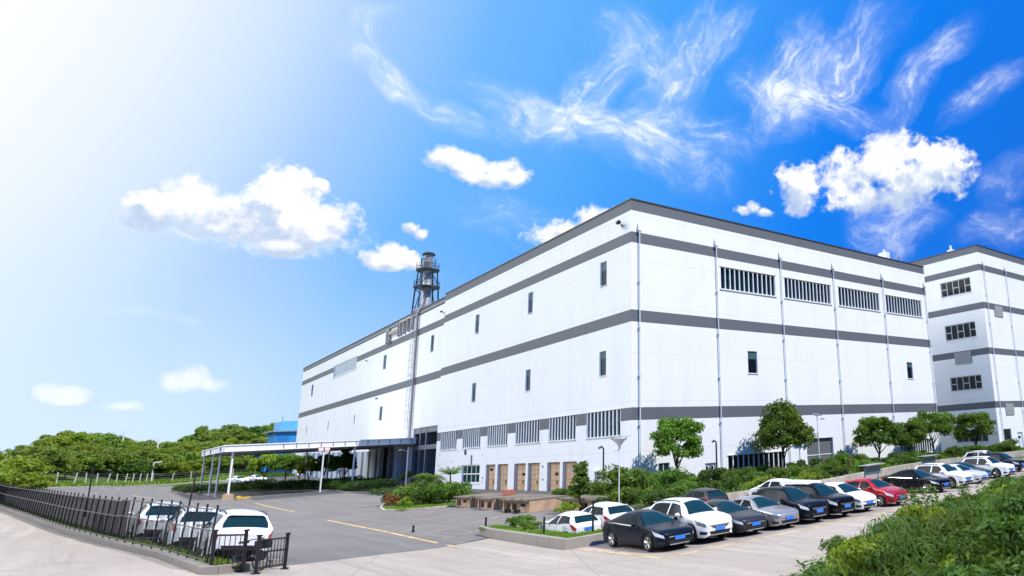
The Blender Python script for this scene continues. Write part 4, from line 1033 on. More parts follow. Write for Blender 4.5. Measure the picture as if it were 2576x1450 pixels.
for i, (p, q) in enumerate(zip(posts, posts[1:])):
    zp, zq = H(*p) + .26, H(*q) + .26; h1, h2 = fh(p[1]), fh(q[1])
    vp, vq = Vector((p[0], p[1], zp)) - base0, Vector((q[0], q[1], zq)) - base0; U_ = Vector((0, 0, 1))
    for hh_ in (.10, h1 * .58, h1 - .08): mbr.tube(vp + U_ * hh_, vq + U_ * hh_, .022, n=6)
    if i >= 9: mbn.add([vp + U_ * .08, vq + U_ * .08, vq + U_ * (h2 - .05), vp + U_ * (h1 - .05)], [(0, 1, 2, 3)])
    if i < 14:
        for k_ in range(1, 9):
            w_ = vp.lerp(vq, k_ / 9); mbb.tube(w_ + U_ * .10, w_ + U_ * (h1 * .58 if i >= 6 else h1 - .08), .009, n=4, cap=False)
mbr.build('rail', M_BLACK, t); mbn.build('mesh_panel', M_NET, t); mbb.build('baluster', M_BLACK, t)
for i, p in enumerate(posts[:95]):
    mb = MB(); v = Vector(G(*p)) - base0; hh_ = fh(p[1]) + .26
    if i == 3: hh_ = 3.1
    top = v + Vector((.12 if i != 3 else .2, 0, hh_))
    mb.tube(v + Vector((0, 0, .1)), top, .028, .028, 6); mb.lathe([(0, 0), (.034, 0), (.034, .04), (0, .06)], 8, tuple(top)); mb.build('post', M_BLACK, t)
# gate panels at the near corner
def gate(label, p, q, h, n):
    t = thing('gate_panel', label, 'gate', G(*p), 0, 'black gate panels')
    o = Vector(G(*p)); vp = Vector((0, 0, .05)); vq = Vector(G(*q)) - o + Vector((0, 0, .05)); U_ = Vector((0, 0, 1))
    mb = MB()
    for z_ in (.12, h * .55, h - .12): mb.tube(vp + U_ * z_, vq + U_ * z_, .03, n=6)
    for k_ in range(1, n): w_ = vp.lerp(vq, k_ / n); mb.tube(w_ + U_ * .12, w_ + U_ * (h - .12), .012, n=5)
    mb.build('grille', M_BLACK, t)
    for w_ in (vp, vq):
        mb = MB(); mb.tube(w_ - U_ * .05, w_ + U_ * h, .055, .055, 8); mb.box(w_.x - .11, w_.x + .11, w_.y - .11, w_.y + .11, w_.z - .04, w_.z + .0); mb.box(w_.x - .07, w_.x + .07, w_.y - .07, w_.y + .07, w_.z + h, w_.z + h + .05); mb.build('post', M_BLACK, t)
gate('black gate panel at the right end of the fence, by the asphalt edge', (-32.25, -29.7), (-31.25, -28.3), 1.12, 9)
gate('black gate panel joining the kerb corner and the parked bicycle', (-33.35, -29.25), (-32.5, -28.9), 1.25, 6)
# bicycle parked against the gate
t = thing('bicycle', 'black bicycle parked against the gate behind the nearest white suv', 'bicycle', G(-32.35, -28.7), R(32))
for y_ in (-.5, .52):
    mb = MB(); rg = [(y_ + .31 * math.cos(a_), .33 + .31 * math.sin(a_)) for a_ in [2 * math.pi * k_ / 20 for k_ in range(21)]]
    mb.path([(0, a_, b_) for a_, b_ in rg], .022, 6); w_ = mb.build('wheel', M_RUB, t)
    mb = MB()
    for k_ in range(8): a_ = math.pi * k_ / 8; mb.tube((0, y_ - .3 * math.cos(a_), .33 - .3 * math.sin(a_)), (0, y_ + .3 * math.cos(a_), .33 + .3 * math.sin(a_)), .004, n=4)
    mb.build('spokes', M_STEEL, w_)
mb = MB(); mb.path([(0, -.5, .33), (0, -.36, .85), (0, -.3, 1.0)], .02); mb.path([(0, -.38, .78), (0, .12, .30), (0, .52, .33), (0, .22, .80), (0, -.37, .80)], .02); mb.path([(0, .12, .30), (0, .24, .90)], .02); mb.build('frame', M_BLACK, t)
mb = MB(); mb.box(-.08, .08, .12, .38, .90, .96); mb.build('saddle', M_BLACK, t)
mb = MB(); mb.path([(-.27, -.18, 1.0), (-.22, -.32, 1.03), (.22, -.32, 1.03), (.27, -.18, 1.0)], .016); mb.build('handlebar', M_BLACK, t)
mb = MB(); mb.box(-.19, .19, -.72, -.42, .72, .98); mb.build('basket', M_BLACK, t)

# far wire fence with pale posts along the meadow
FF = [(-44, 113), (-37.8, 123.5), (-31.0, 142), (-25.5, 160), (-16, 166), (-3, 164)]
o0 = Vector(G(*FF[0])); t = thing('wire_fence', 'pale wire fence with leaning concrete posts in front of the wooded hill', 'fence', o0)
pp = walk(FF, 4.2); mbw = MB(); rd = random.Random(8)
for p, q in zip(pp, pp[1:]):
    for z_ in (.35, .8, 1.25, 1.7, 2.05): mbw.tube(Vector(G(*p)) - o0 + Vector((0, 0, z_)), Vector(G(*q)) - o0 + Vector((0, 0, z_)), .016, n=4, cap=False)
mbw.build('wire', M_PANEL, t)
for p in pp:
    mb = MB(); v = Vector(G(*p)) - o0; mb.tube(v - Vector((0, 0, .2)), v + Vector((rd.uniform(-.05, .4), 0, 2.25)), .11, .09, 6); mb.build('post', mat('pale_post', (0.5, 0.48, 0.44), 0.8), t)

# ------------------------------------------------------------------ cars
def pchip(tab):
    xs = [p[0] for p in tab]; ys = [p[1] for p in tab]; n = len(xs)
    h = [xs[i + 1] - xs[i] for i in range(n - 1)]; dl = [(ys[i + 1] - ys[i]) / h[i] for i in range(n - 1)]
    m_ = [dl[0]] + [0 if dl[i - 1] * dl[i] <= 0 else 2 * dl[i - 1] * dl[i] / (dl[i - 1] + dl[i]) for i in range(1, n - 1)] + [dl[-1]]
    def f(x):
        if x <= xs[0]: return ys[0]
        if x >= xs[-1]: return ys[-1]
        i = 0
        while x > xs[i + 1]: i += 1
        t = (x - xs[i]) / h[i]
        return (1 + 2 * t) * (1 - t) ** 2 * ys[i] + t * (1 - t) ** 2 * h[i] * m_[i] + t * t * (3 - 2 * t) * ys[i + 1] + t * t * (t - 1) * h[i] * m_[i + 1]
    return f
CARS = {
 'sedan': dict(L=4.72, W=1.84, R=.325, ax=(.92, 3.66), cowl=1.28, rf=2.12, rr=3.25, deck=4.18, bp=2.62, dw=(1.42, 2.58, 3.62),
    top=[(0, .60), (.05, .70), (.25, .80), (.7, .88), (1.28, .97), (1.7, 1.22), (2.12, 1.40), (2.6, 1.46), (3.1, 1.43), (3.6, 1.29), (4.18, 1.05), (4.5, 1.03), (4.66, .99), (4.72, .90)],
    belt=[(0, .56), (.1, .66), (.4, .76), (1.28, .90), (2.6, .93), (3.7, .97), (4.3, .97), (4.72, .84)],
    bot=[(0, .26), (.12, .20), (.5, .19), (4.2, .20), (4.6, .26), (4.72, .34)], roofw=.60),
 'suv': dict(L=4.62, W=1.88, R=.365, ax=(.93, 3.62), cowl=1.18, rf=1.92, rr=4.02, deck=4.50, bp=2.62, dw=(1.36, 2.56, 3.52),
    top=[(0, .74), (.05, .86), (.22, .97), (.6, 1.04), (1.18, 1.11), (1.55, 1.38), (1.92, 1.58), (2.4, 1.66), (3.2, 1.66), (3.9, 1.60), (4.1, 1.53), (4.35, 1.27), (4.5, 1.07), (4.58, 1.0), (4.62, .92)],
    belt=[(0, .68), (.1, .80), (.4, .90), (1.18, 1.01), (2.6, 1.03), (3.7, 1.09), (4.3, 1.09), (4.62, .88)],
    bot=[(0, .32), (.12, .24), (.5, .24), (4.1, .25), (4.5, .32), (4.62, .42)], roofw=.66),
 'hatch': dict(L=4.20, W=1.79, R=.315, ax=(.86, 3.42), cowl=1.06, rf=1.86, rr=3.55, deck=4.08, bp=2.42, dw=(1.22, 2.38, 3.28),
    top=[(0, .62), (.05, .72), (.25, .82), (.6, .91), (1.06, 1.01), (1.5, 1.28), (1.86, 1.43), (2.3, 1.50), (2.9, 1.49), (3.5, 1.42), (3.7, 1.34), (3.95, 1.12), (4.08, .99), (4.16, .92), (4.20, .84)],
    belt=[(0, .57), (.1, .68), (.4, .79), (1.06, .93), (2.4, .96), (3.4, 1.01), (3.9, 1.0), (4.20, .80)],
    bot=[(0, .26), (.12, .19), (.5, .19), (3.8, .20), (4.1, .26), (4.20, .34)], roofw=.62),
}
def make_car(kind, label, cat):
    S = CARS[kind]; L, Wd, Rw = S['L'], S['W'], S['R']; hw = Wd / 2
    top, belt, bot = pchip(S['top']), pchip(S['belt']), pchip(S['bot'])
    plan = pchip([(0, .60), (.04, .72), (.15, .86), (.4, .955), (.9, .99), (L * .5, 1.0), (L - .9, .985), (L - .35, .94), (L - .1, .85), (L - .03, .78), (L, .70)])
    ar = Rw + .055
    def station(s):
        w = hw * plan(s); zt, zb_ = top(s), bot(s); bz = min(belt(s), zt - .035)
        for a in S['ax']:
            d = abs(s - a)
            if d < ar: zb_ = max(zb_, Rw + math.sqrt(ar * ar - d * d) * .98)
        k = max(0, min(1, (zt - bz) / .55)); k = k * k * (3 - 2 * k)
        rw = w * .93 * (1 - k) + hw * S['roofw'] / .93 * .93 * k; rw = min(rw, w * .94)
        return w, zb_, bz, zt, rw
    def P(s, t, sd=1, off=0.0):
        """point on the shell: t 0 sill - .5 belt - .78 roof edge - 1 centre line"""
        def q(s, t):
            w, zb_, bz, zt, rw = station(s)
            crown = min(.10, (zt - bz) * .30) + .012
            if t <= .5:
                u = t / .5; z = zb_ + (bz - zb_) * u
                x = w * (.935 + .065 * math.sin(min(1, u * 1.25) * math.pi / 2) - .035 * max(0, u - .62) / .38)
                if abs(u - .62) < .05: x -= .004
                return Vector((x, s - L / 2, z))
            if t <= .78:
                u = (t - .5) / .28; x0 = w * .965; z1 = zt - crown
                return Vector((x0 + (rw - x0) * (u ** 1.15), s - L / 2, bz + (z1 - bz) * u))
            u = (t - .78) / .22; z1 = zt - crown
            return Vector((rw * (1 - u) ** .85 if u < 1 else 0, s - L / 2, z1 + crown * (1 - (1 - u) ** 2.2)))
        p = q(s, t)
        if off:
            e = .012; ds = q(min(L, s + e), t) - q(max(0, s - e), t); dt = q(s, min(1, t + e)) - q(s, max(0, t - e))
            n_ = ds.cross(dt)
            if n_.length > 1e-9:
                n_.normalize()
                if n_.dot(Vector((p.x, 0, p.z - .6))) < 0: n_ = -n_
                p = p + n_ * off
        return Vector((p.x * sd, p.y, p.z))
    ss = sorted(set([0, .015, .03, .05, .08, .12, .17, .23] + [round(x, 3) for x in frange(.3, L - .3, .058)] + [L - .22, L - .16, L - .1, L - .06, L - .03, L - .012, L]))
    ts = [0, .06, .13, .2, .26, .30, .33, .38, .44, .5, .535, .60, .68, .75, .78, .80, .83, .87, .91, .95, 1.0]
    root = thing('parked_car', label, cat)
    mb = MB(); k = len(ts)
    for sd in (1, -1):
        vs = [P(s, t, sd) for s in ss for t in ts]
        fs = [(i * k + j, i * k + j + 1, (i + 1) * k + j + 1, (i + 1) * k + j) for i in range(len(ss) - 1) for j in range(k - 1)]
        if sd < 0: fs = [f[::-1] for f in fs]
        mb.add(vs, fs)
    for s, fl in ((0, 0), (L, 1)):
        vs = [P(s, t, 1) for t in ts] + [P(s, t, -1) for t in ts]
        fs = [(j, j + 1, k + j + 1, k + j) for j in range(k - 1)]
        mb.add(vs, [f[::-1] for f in fs] if fl else fs)
    me_paint = MATS['paint_white']
    body = mb.build('body', me_paint, root, True, 38)
    # dark floor and wheel housings
    mb = MB(); mb.box(-hw * .86, hw * .86, -L / 2 + .25, L / 2 - .25, .24, .5); mb.box(-hw * .8, hw * .8, -L / 2 + S['ax'][0] - ar, -L / 2 + S['ax'][0] + ar, .3, Rw * 2 + .06); mb.box(-hw * .8, hw * .8, -L / 2 + S['ax'][1] - ar, -L / 2 + S['ax'][1] + ar, .3, Rw * 2 + .06)
    mb.build('underbody', M_TRIM, root)
    def patch(s0, s1, t0, t1, off, sd, ns=10, nt_=5, mi=0, mb=None, f0=None, f1=None):
        mb = mb or MB(); vs = []
        for i in range(ns + 1):
            for j in range(nt_ + 1):
                t = t0 + (t1 - t0) * j / nt_
                a = s0 if f0 is None else f0(j / nt_); b = s1 if f1 is None else f1(j / nt_)
                vs.append(P(a + (b - a) * i / ns, t, sd, off))
        fs = [(i * (nt_ + 1) + j, i * (nt_ + 1) + j + 1, (i + 1) * (nt_ + 1) + j + 1, (i + 1) * (nt_ + 1) + j) for i in range(ns) for j in range(nt_)]
        if sd < 0: fs = [f[::-1] for f in fs]
        mb.add(vs, fs, mi); return mb
    cw, rf, rr, dk, bp = S['cowl'], S['rf'], S['rr'], S['deck'], S['bp']
    mb = MB()
    for sd in (1, -1): patch(cw + .02, rf - .02, .815, 1.0, .006, sd, 10, 6, mb=mb)
    mb.build('windscreen', M_CGLASS, root, True)
    mb = MB()
    for sd in (1, -1): patch(rr + .08, dk - .05, .815, 1.0, .006, sd, 10, 6, mb=mb)
    mb.build('rear_window', M_CGLASS, root, True)
    for sd in (1, -1):
        patch(cw + .36, bp - .05, .525, .755, .005, sd, 12, 5, f0=lambda u: cw + .30 + u * (rf - cw) * .62).build('side_window', M_SGLASS, root, True)
        patch(bp + .05, dk - .42, .525, .755, .005, sd, 12, 5, f1=lambda u: dk - .34 - u * (dk - rr) * .62).build('side_window', M_SGLASS, root, True)
        a, b, c = S['dw']
        for s0, s1 in ((a, b), (b + .03, c)):
            mb = patch(s0 - .02, s1 + .02, .035, .492, .002, sd, 10, 8, 1)
            patch(s0, s1, .05, .484, .005, sd, 10, 8, 0, mb)
            dr = mb.build('door', [me_paint, M_TRIM], root, True)
            hx = P(s1 - .22, .42, sd, .02); mb = MB(); mb.box(hx.x - .018, hx.x + .018, hx.y - .10, hx.y + .10, hx.z - .02, hx.z + .02); mb.build('door_handle', me_paint, dr)
        # belt line strip, sill
        patch(cw + .25, dk - .25, .497, .522, .007, sd, 14, 1).build('belt_strip', M_CHROME if kind == 'sedan' else M_TRIM, root, True)
        mb = patch(S['ax'][0] + ar + .02, S['ax'][1] - ar - .02, .0, .07, .01, sd, 10, 2); mb.build('sill', M_TRIM if kind == 'suv' else me_paint, root, True)
        # mirror
        mp = P(cw + .46, .53, sd); mb = MB()
        mb.lathe([(0, -.1), (.06, -.09), (.085, -.02), (.08, .05), (.05, .09), (0, .1)], 12, (mp.x + sd * .15, mp.y, mp.z + .05), axis='x'); mb.tube(mp, (mp.x + sd * .1, mp.y, mp.z + .02), .025)
        mb.build('wing_mirror', me_paint, root, True)
        # lights
        patch(.05, .62, .36, .47, .008, sd, 10, 4, f0=lambda u: .05 + .03 * u, f1=lambda u: .42 + .22 * u).build('headlight', MATS['headlight_glass'], root, True)
        patch(L - .5, L - .03, .34, .48, .008, sd, 8, 4, f0=lambda u: L - .22 - .24 * u, f1=lambda u: L - .03).build('tail_light', M_TAIL, root, True)
        # fog light recess
        patch(.04, .30, .10, .20, .006, sd, 6, 3).build('fog_light', M_TRIM, root, True)
        # arch lips
        for ax in S['ax']:
            mb = MB(); pts = []
            for i in range(15):
                a_ = math.pi * (i / 14) * .94 + .09; s_ = ax - math.cos(a_) * ar; q = P(s_, 0.0, sd); pts.append((q.x + sd * .004, q.y, max(q.z, bot(s_))))
            mb.path(pts, .022, 5); mb.build('wheel_arch', M_TRIM if kind == 'suv' else me_paint, root)
        # wheels
        for ax in S['ax']:
            cx_ = sd * (hw - .125); cy_ = ax - L / 2; o_ = sd
            mb = MB(); prof = [(Rw * .62, -.09), (Rw * .66, -.105), (Rw * .9, -.11), (Rw * .985, -.085), (Rw, -.03), (Rw, .03), (Rw * .985, .085), (Rw * .9, .11), (Rw * .66, .105), (Rw * .62, .09)]
            mb.lathe([(r, h) for r, h in prof], 28, (0, 0, 0), axis='x')
            w_ = mb.build('wheel', M_RUB, root, True, 50); w_.location = (cx_, cy_, Rw)
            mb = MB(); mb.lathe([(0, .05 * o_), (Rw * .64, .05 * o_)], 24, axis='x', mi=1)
            mb.lathe([(Rw * .56, .07 * o_), (Rw * .60, .108 * o_), (Rw * .66, .108 * o_), (Rw * .67, .07 * o_)], 28, axis='x')
            for q in range(5):
                a_ = 2 * math.pi * q / 5 + .3
                for da in (-.13, .13):
                    c0 = Vector((.085 * o_, math.cos(a_ + da * .8) * Rw * .12, math.sin(a_ + da * .8) * Rw * .12)); c1 = Vector((.098 * o_, math.cos(a_ + da) * Rw * .62, math.sin(a_ + da) * Rw * .62))
                    mb.tube(c0, c1, .022, .020, 5)
            mb.lathe([(0, .112 * o_), (Rw * .14, .108 * o_), (Rw * .16, .06 * o_)], 12, axis='x')
            mb.build('rim', [M_RIM, M_RIMD], w_, True, 40)
    # nose and tail pieces sit on the end caps
    ym = -L / 2; zg0, zg1 = bot(0) + .27, top(0) - .05; gw = hw * .50
    mb = MB()
    def shield(mb, y, z0, z1, w0, w1, th, mi):
        vs = [(-w0, y, z0), (w0, y, z0), (w1, y, z1), (-w1, y, z1)]; vs += [(x, yy + th, z) for x, yy, z in vs]
        mb.add(vs, [(0, 1, 2, 3), (0, 3, 7, 4), (1, 5, 6, 2), (3, 2, 6, 7), (0, 4, 5, 1)], mi)
    shield(mb, ym - .018, zg0, zg1, gw * .74, gw * 1.06, .06, 0); shield(mb, ym - .026, zg1 - .012, zg1 + .014, gw * 1.05, gw * 1.12, .06, 1)
    for i in range(3): z_ = zg0 + (zg1 - zg0) * (i + .6) / 3.6; mb.box(-gw * .86, gw * .86, ym - .024, ym - .019, z_, z_ + .012, 1 if i == 1 else 2)
    mb.lathe([(0, -.008), (.045, -.006), (.05, 0)], 14, (0, ym - .025, (zg0 + zg1) / 2 + .02), mi=1)
    mb.build('grille', [M_TRIM, M_CHROME, M_STEELD], root)
    mb = MB(); shield(mb, ym - .012, bot(0) + .02, bot(0) + .15, hw * .52, hw * .60, .08, 0); mb.box(-hw * .5, hw * .5, ym - .02, ym + .02, bot(0) - .015, bot(0) + .018, 1); mb.build('bumper_intake', [M_TRIM, M_PANEL], root)
    mb = MB(); mb.box(-.24, .24, ym - .045, ym - .028, bot(0) + .16, bot(0) + .31); mb.build('number_plate', M_PLATE, root)
    yr = L / 2
    mb = MB(); mb.box(-.24, .24, yr + .012, yr + .028, bot(L) + .30, bot(L) + .45); mb.build('number_plate', M_PLATE, root)
    mb = MB(); shield(mb, yr + .01, bot(L) - .02, bot(L) + .14, hw * .55, hw * .62, -.07, 0); mb.build('rear_bumper_trim', M_TRIM, root)
    if kind == 'suv':
        for sd in (1, -1):
            pts = [P(s, .80, sd, .04) for s in frange(rf + .15, rr - .1, .3)]; mb = MB(); mb.path(pts, .022, 6); mb.build('roof_rail', M_TRIM, root)
    if kind != 'sedan':
        mb = MB()
        p0 = P(rr + .05, .83, 1, .02); mb.box(-p0.x, p0.x, p0.y, p0.y + .16, p0.z - .0, p0.z + .03); mb.build('spoiler', me_paint, root)
    return root
def paint(name, c, metal=0.0, rough=0.28): return mat('paint_' + name, c, rough, metal, coat=0.12 if max(c) < .1 else 0.4, spec=0.08 if max(c) < .1 else 0.35)
PW = paint('white', (0.78, 0.79, 0.80)); paint('navy', (0.008, 0.014, 0.024), .3, .25); paint('graphite', (0.048, 0.052, 0.06), .5, .3); paint('silver', (0.40, 0.39, 0.385), .6, .3)
paint('black', (0.005, 0.006, 0.009), .2, .22); paint('red', (0.40, 0.008, 0.022), .2, .25); paint('teal', (0.02, 0.07, 0.09), .4, .25); paint('pearl', (0.60, 0.62, 0.64), .2, .25)
PROTO = {}
def repaint(root, pname):
    p = MATS['paint_' + pname]
    def go(o):
        for i, sl_ in enumerate(o.material_slots):
            if sl_.material and sl_.material.name == 'paint_white': sl_.link = 'OBJECT'; sl_.material = p
        for c in KIDS(o): go(c)
    go(root)
def tilt_on_ground(o, x, y, rz, k=1.0):
    gx = (H(x + .9, y) - H(x - .9, y)) / 1.8 * k; gy = (H(x, y + 1.3) - H(x, y - 1.3)) / 2.6 * k
    n_ = Vector((-gx, -gy, 1)).normalized(); f = Vector((math.sin(rz), -math.cos(rz), 0)); yv = -(f - n_ * f.dot(n_)).normalized(); xv = yv.cross(n_)
    mm = Matrix((xv, yv, n_)).transposed().to_4x4(); mm.translation = (x, y, H(x, y) + .01); o.matrix_world = mm; return mm
def place_car(kind, pname, x, y, rz, label, cat, group, sc=1.0, lamp=None):
    if kind not in PROTO: PROTO[kind] = o = make_car(kind, label, cat)
    else: o = dup(PROTO[kind])
    o['label'] = label; o['category'] = cat; o['group'] = group
    mm = tilt_on_ground(o, x, y, rz)
    o.matrix_world = mm @ Matrix.Diagonal((sc, sc, sc * (1.06 if kind == 'suv' else 1.0), 1))
    CARS_TODO.append((o, pname, lamp)); return o
CARS_TODO = []
ROWG, FARG, BACKG, LEFTG = 'cars parked along the row', 'cars in the far end of the row', 'white hatchbacks by the planter', 'white suvs behind the black fence'
def rowcar(kind, pname, fx, label, cat, group=ROWG, fy=-33.5, sc=1.0, rz=0.0, lamp=None):
    S = CARS[kind]; x = fx + (S['W'] / 2 - .12) * sc; y = fy + (S['L'] / 2 - S['ax'][0]) * sc
    return place_car(kind, pname, x, y, R(rz), label, cat, group, sc, lamp)
rowcar('sedan', 'navy', -19.75, 'dark navy sedan at the near end of the row', 'car', sc=1.05)
rowcar('suv', 'white', -17.6, 'white suv between the navy sedan and the graphite sedan', 'car', sc=1.03, lamp='dark_headlight')
rowcar('sedan', 'graphite', -15.5, 'graphite grey sedan between two lighter cars', 'car', sc=1.04)
rowcar('sedan', 'silver', -13.3, 'silver grey sedan next to the graphite one', 'car', sc=1.03, lamp='dark_headlight')
rowcar('suv', 'navy', -11.15, 'dark suv right of the silver sedan', 'car')
rowcar('suv', 'black', -9.0, 'black suv with a pale roof box, left of the white hatchback', 'car')
rowcar('hatch', 'white', -6.6, 'white hatchback between the black suv and the red car', 'car', sc=1.05, lamp='dark_headlight', fy=-33.1)
rowcar('hatch', 'red', -3.6, 'bright red car, the only red one', 'car', sc=1.05, fy=-33.1)
rowcar('sedan', 'black', 4.0, 'black coupe standing alone beyond the red car', 'car', FARG, -31.1, 1.08)
rowcar('suv', 'white', 7.3, 'white suv right behind the lone black coupe', 'car', FARG, -31.0)
rowcar('sedan', 'pearl', 10.9, 'pearl silver car between two white suvs', 'car', FARG, -30.2)
rowcar('sedan', 'teal', 13.6, 'dark teal sedan half hidden behind the pearl silver car', 'car', FARG, -29.0)
rowcar('suv', 'white', 16.0, 'white suv at the far right above the foreground bushes', 'car', FARG, -29.8)
rowcar('sedan', 'black', 19.2, 'dark sedan behind the farthest white suv', 'car', FARG, -28.4)
rowcar('suv', 'navy', 22.4, 'dark suv at the right edge of the photo', 'car', FARG, -27.6)
rowcar('suv', 'white', 28.5, 'white suv farthest away by the second building', 'car', FARG, -22.5)
# roof box on the black suv
t = thing('roof_box', 'pale roof box carried on the black suv', 'roof box', (-8.15, -31.0, 1.68))
mb = MB(); mb.add([(-.62, -1.1, .05), (.62, -1.1, .05), (.62, 1.1, .03), (-.62, 1.1, .03), (-.58, -.95, .17), (.58, -.95, .17), (.58, 1.05, .2), (-.58, 1.05, .2)], [(0, 3, 2, 1), (4, 5, 6, 7), (0, 1, 5, 4), (1, 2, 6, 5), (2, 3, 7, 6), (3, 0, 4, 7)]); mb.build('lid', M_WHITEP, t)
mb = MB()
for y_ in (-.7, .6): mb.box(-.66, .66, y_ - .04, y_ + .04, -.03, .029)
mb.build('bar', M_TRIM, t)
# second line, tails towards the camera
place_car('hatch', 'white', -18.55, -24.15, R(180), 'smaller white hatchback with red tail lights behind the planter, left of two', 'car', BACKG, .98)
place_car('hatch', 'white', -16.25, -23.3, R(180), 'larger white hatchback with red tail lights beside the navy sedan', 'car', BACKG, 1.12)
place_car('hatch', 'graphite', -9.2, -22.9, R(180), 'grey hatchback roof showing behind the white suv', 'car', 'cars behind the row')
place_car('hatch', 'white', -2.2, -22.4, R(180), 'white hatchback half hidden behind the silver sedan', 'car', 'cars behind the row')
# big suvs behind the fence
place_car('suv', 'white', -32.25, -23.2, R(180), 'white suv behind the black fence nearest the kerb corner', 'car', LEFTG, 1.04)
place_car('suv', 'white', -33.0, -17.4, R(180), 'white suv behind the black fence, middle of three', 'car', LEFTG, 1.0)
place_car('suv', 'pearl', -33.8, -11.4, R(180), 'silvery white suv behind the black fence, farthest of three', 'car', LEFTG, 1.04)
# tiny white cars beyond the canopy
place_car('sedan', 'white', -14.2, 128, R(25), 'white car seen far away under the canopy, left of two', 'car', 'white cars beyond the canopy')
place_car('sedan', 'white', -11.2, 128, R(25), 'white car seen far away under the canopy, right of two', 'car', 'white cars beyond the canopy')
for o, p, lamp in CARS_TODO:
    if o['group'] == LEFTG:
        for c in KIDS(o):
            if c.name.startswith('number_plate'): D.objects.remove(c)
    if p != 'white': repaint(o, p)
    if lamp:
        for c in KIDS(o):
            if c.name.startswith('headlight'): c.material_slots[0].link = 'OBJECT'; c.material_slots[0].material = M_LAMPD

# ------------------------------------------------------------------ vegetation
L_TREE = leaf_mat('street_tree_leaves', (0.030, 0.078, 0.008), (0.165, 0.30, 0.022), 0.25)
L_FOR = leaf_mat('forest_leaves', (0.045, 0.105, 0.016), (0.24, 0.345, 0.035), 0.25)
L_DARK = leaf_mat('dark_hedge_leaves', (0.018, 0.050, 0.007), (0.085, 0.165, 0.016), 0.22)
L_SHR = leaf_mat('shrub_leaves', (0.035, 0.085, 0.010), (0.155, 0.27, 0.026), 0.26)
L_BANK = leaf_mat('bank_leaves', (0.028, 0.075, 0.014), (0.12, 0.21, 0.03), 0.30)
L_YEL = leaf_mat('yellow_green_leaves', (0.13, 0.21, 0.02), (0.26, 0.34, 0.03), 0.35)
L_RED = leaf_mat('reddish_leaves', (0.16, 0.045, 0.025), (0.20, 0.13, 0.03), 0.25)
L_GRASS = leaf_mat('grass_blades', (0.08, 0.16, 0.012), (0.20, 0.32, 0.03), 0.30)

def leaf_mesh(pos, nrm, size, rng, mats, ratio=0.55, mi=None, droop=0.0):
    """one rhombus leaf per position"""
    n = len(pos); nrm = nrm / (np.linalg.norm(nrm, axis=1, keepdims=True) + 1e-9)
    rv = rng.normal(size=(n, 3)); rv[:, 2] -= droop
    a = np.cross(nrm, rv); a /= (np.linalg.norm(a, axis=1, keepdims=True) + 1e-9)
    b = np.cross(nrm, a); s = (size * rng.uniform(.65, 1.3, n))[:, None]
    c = pos
    V = np.stack([c - a * s * .5, c + b * s * ratio * .5 + nrm * s * .06, c + a * s * .5 - nrm * s * .05, c - b * s * ratio * .5 + nrm * s * .06], 1).reshape(-1, 3)
    return V
def mesh_from(name, V, mats, extra=None):
    """quads from V (4 per face); extra = (verts, faces) of wood with material 1"""
    n = len(V) // 4; me = D.meshes.new(name)
    vs = V.astype(np.float32); me.vertices.add(len(vs)); me.vertices.foreach_set('co', vs.ravel())
    me.loops.add(4 * n); me.loops.foreach_set('vertex_index', np.arange(4 * n, dtype=np.int32))
    me.polygons.add(n); me.polygons.foreach_set('loop_start', np.arange(0, 4 * n, 4, dtype=np.int32)); me.polygons.foreach_set('loop_total', np.full(n, 4, dtype=np.int32))
    for m_ in mats: me.materials.append(m_)
    me.update(calc_edges=True); me.validate(); return me
def clump_points(rng, centers, radii, per, squash=.85, inner=.35):
    ps, ns = [], []
    for c, r in zip(centers, radii):
        d = rng.normal(size=(per, 3)); d /= np.linalg.norm(d, axis=1, keepdims=True)
        d[:, 2] = np.where(d[:, 2] < -.35, -d[:, 2] * .6, d[:, 2]); d /= np.linalg.norm(d, axis=1, keepdims=True)
        rr = r * (inner + (1 - inner) * rng.uniform(0, 1, per) ** .45); rr *= rng.uniform(.85, 1.12, per)
        p = c + d * rr[:, None] * np.array([1, 1, squash]); ps.append(p); ns.append(d + rng.normal(size=(per, 3)) * .55)
    return np.concatenate(ps), np.concatenate(ns)
def crown(seed, rad, n_cl, per, leaf, cl_r=(.24, .40), mats=None, name='crown', center=(0, 0, 0), shape='oval', lobes_=None):
    rng = np.random.default_rng(seed); C = []
    while len(C) < n_cl:
        d = rng.normal(size=3); d /= np.linalg.norm(d); r = rng.uniform(.35, .86) ** .7
        if d[2] < -.55: continue
        p = d * r
        if shape == 'cone': p[:2] *= (1.15 - .75 * (p[2] + 1) / 2)
        if shape == 'flat': p[2] *= .6
        C.append(p * np.array(rad))
    rr = rng.uniform(*cl_r, n_cl) * min(rad[0], rad[1])
    p, nn = clump_points(rng, C, rr, per)
    keep = rng.uniform(size=len(p)) > .06
    V = leaf_mesh(p[keep] + np.array(center), nn[keep], leaf, rng, mats)
    return mesh_from(name, V, mats), np.array(C) + np.array(center)
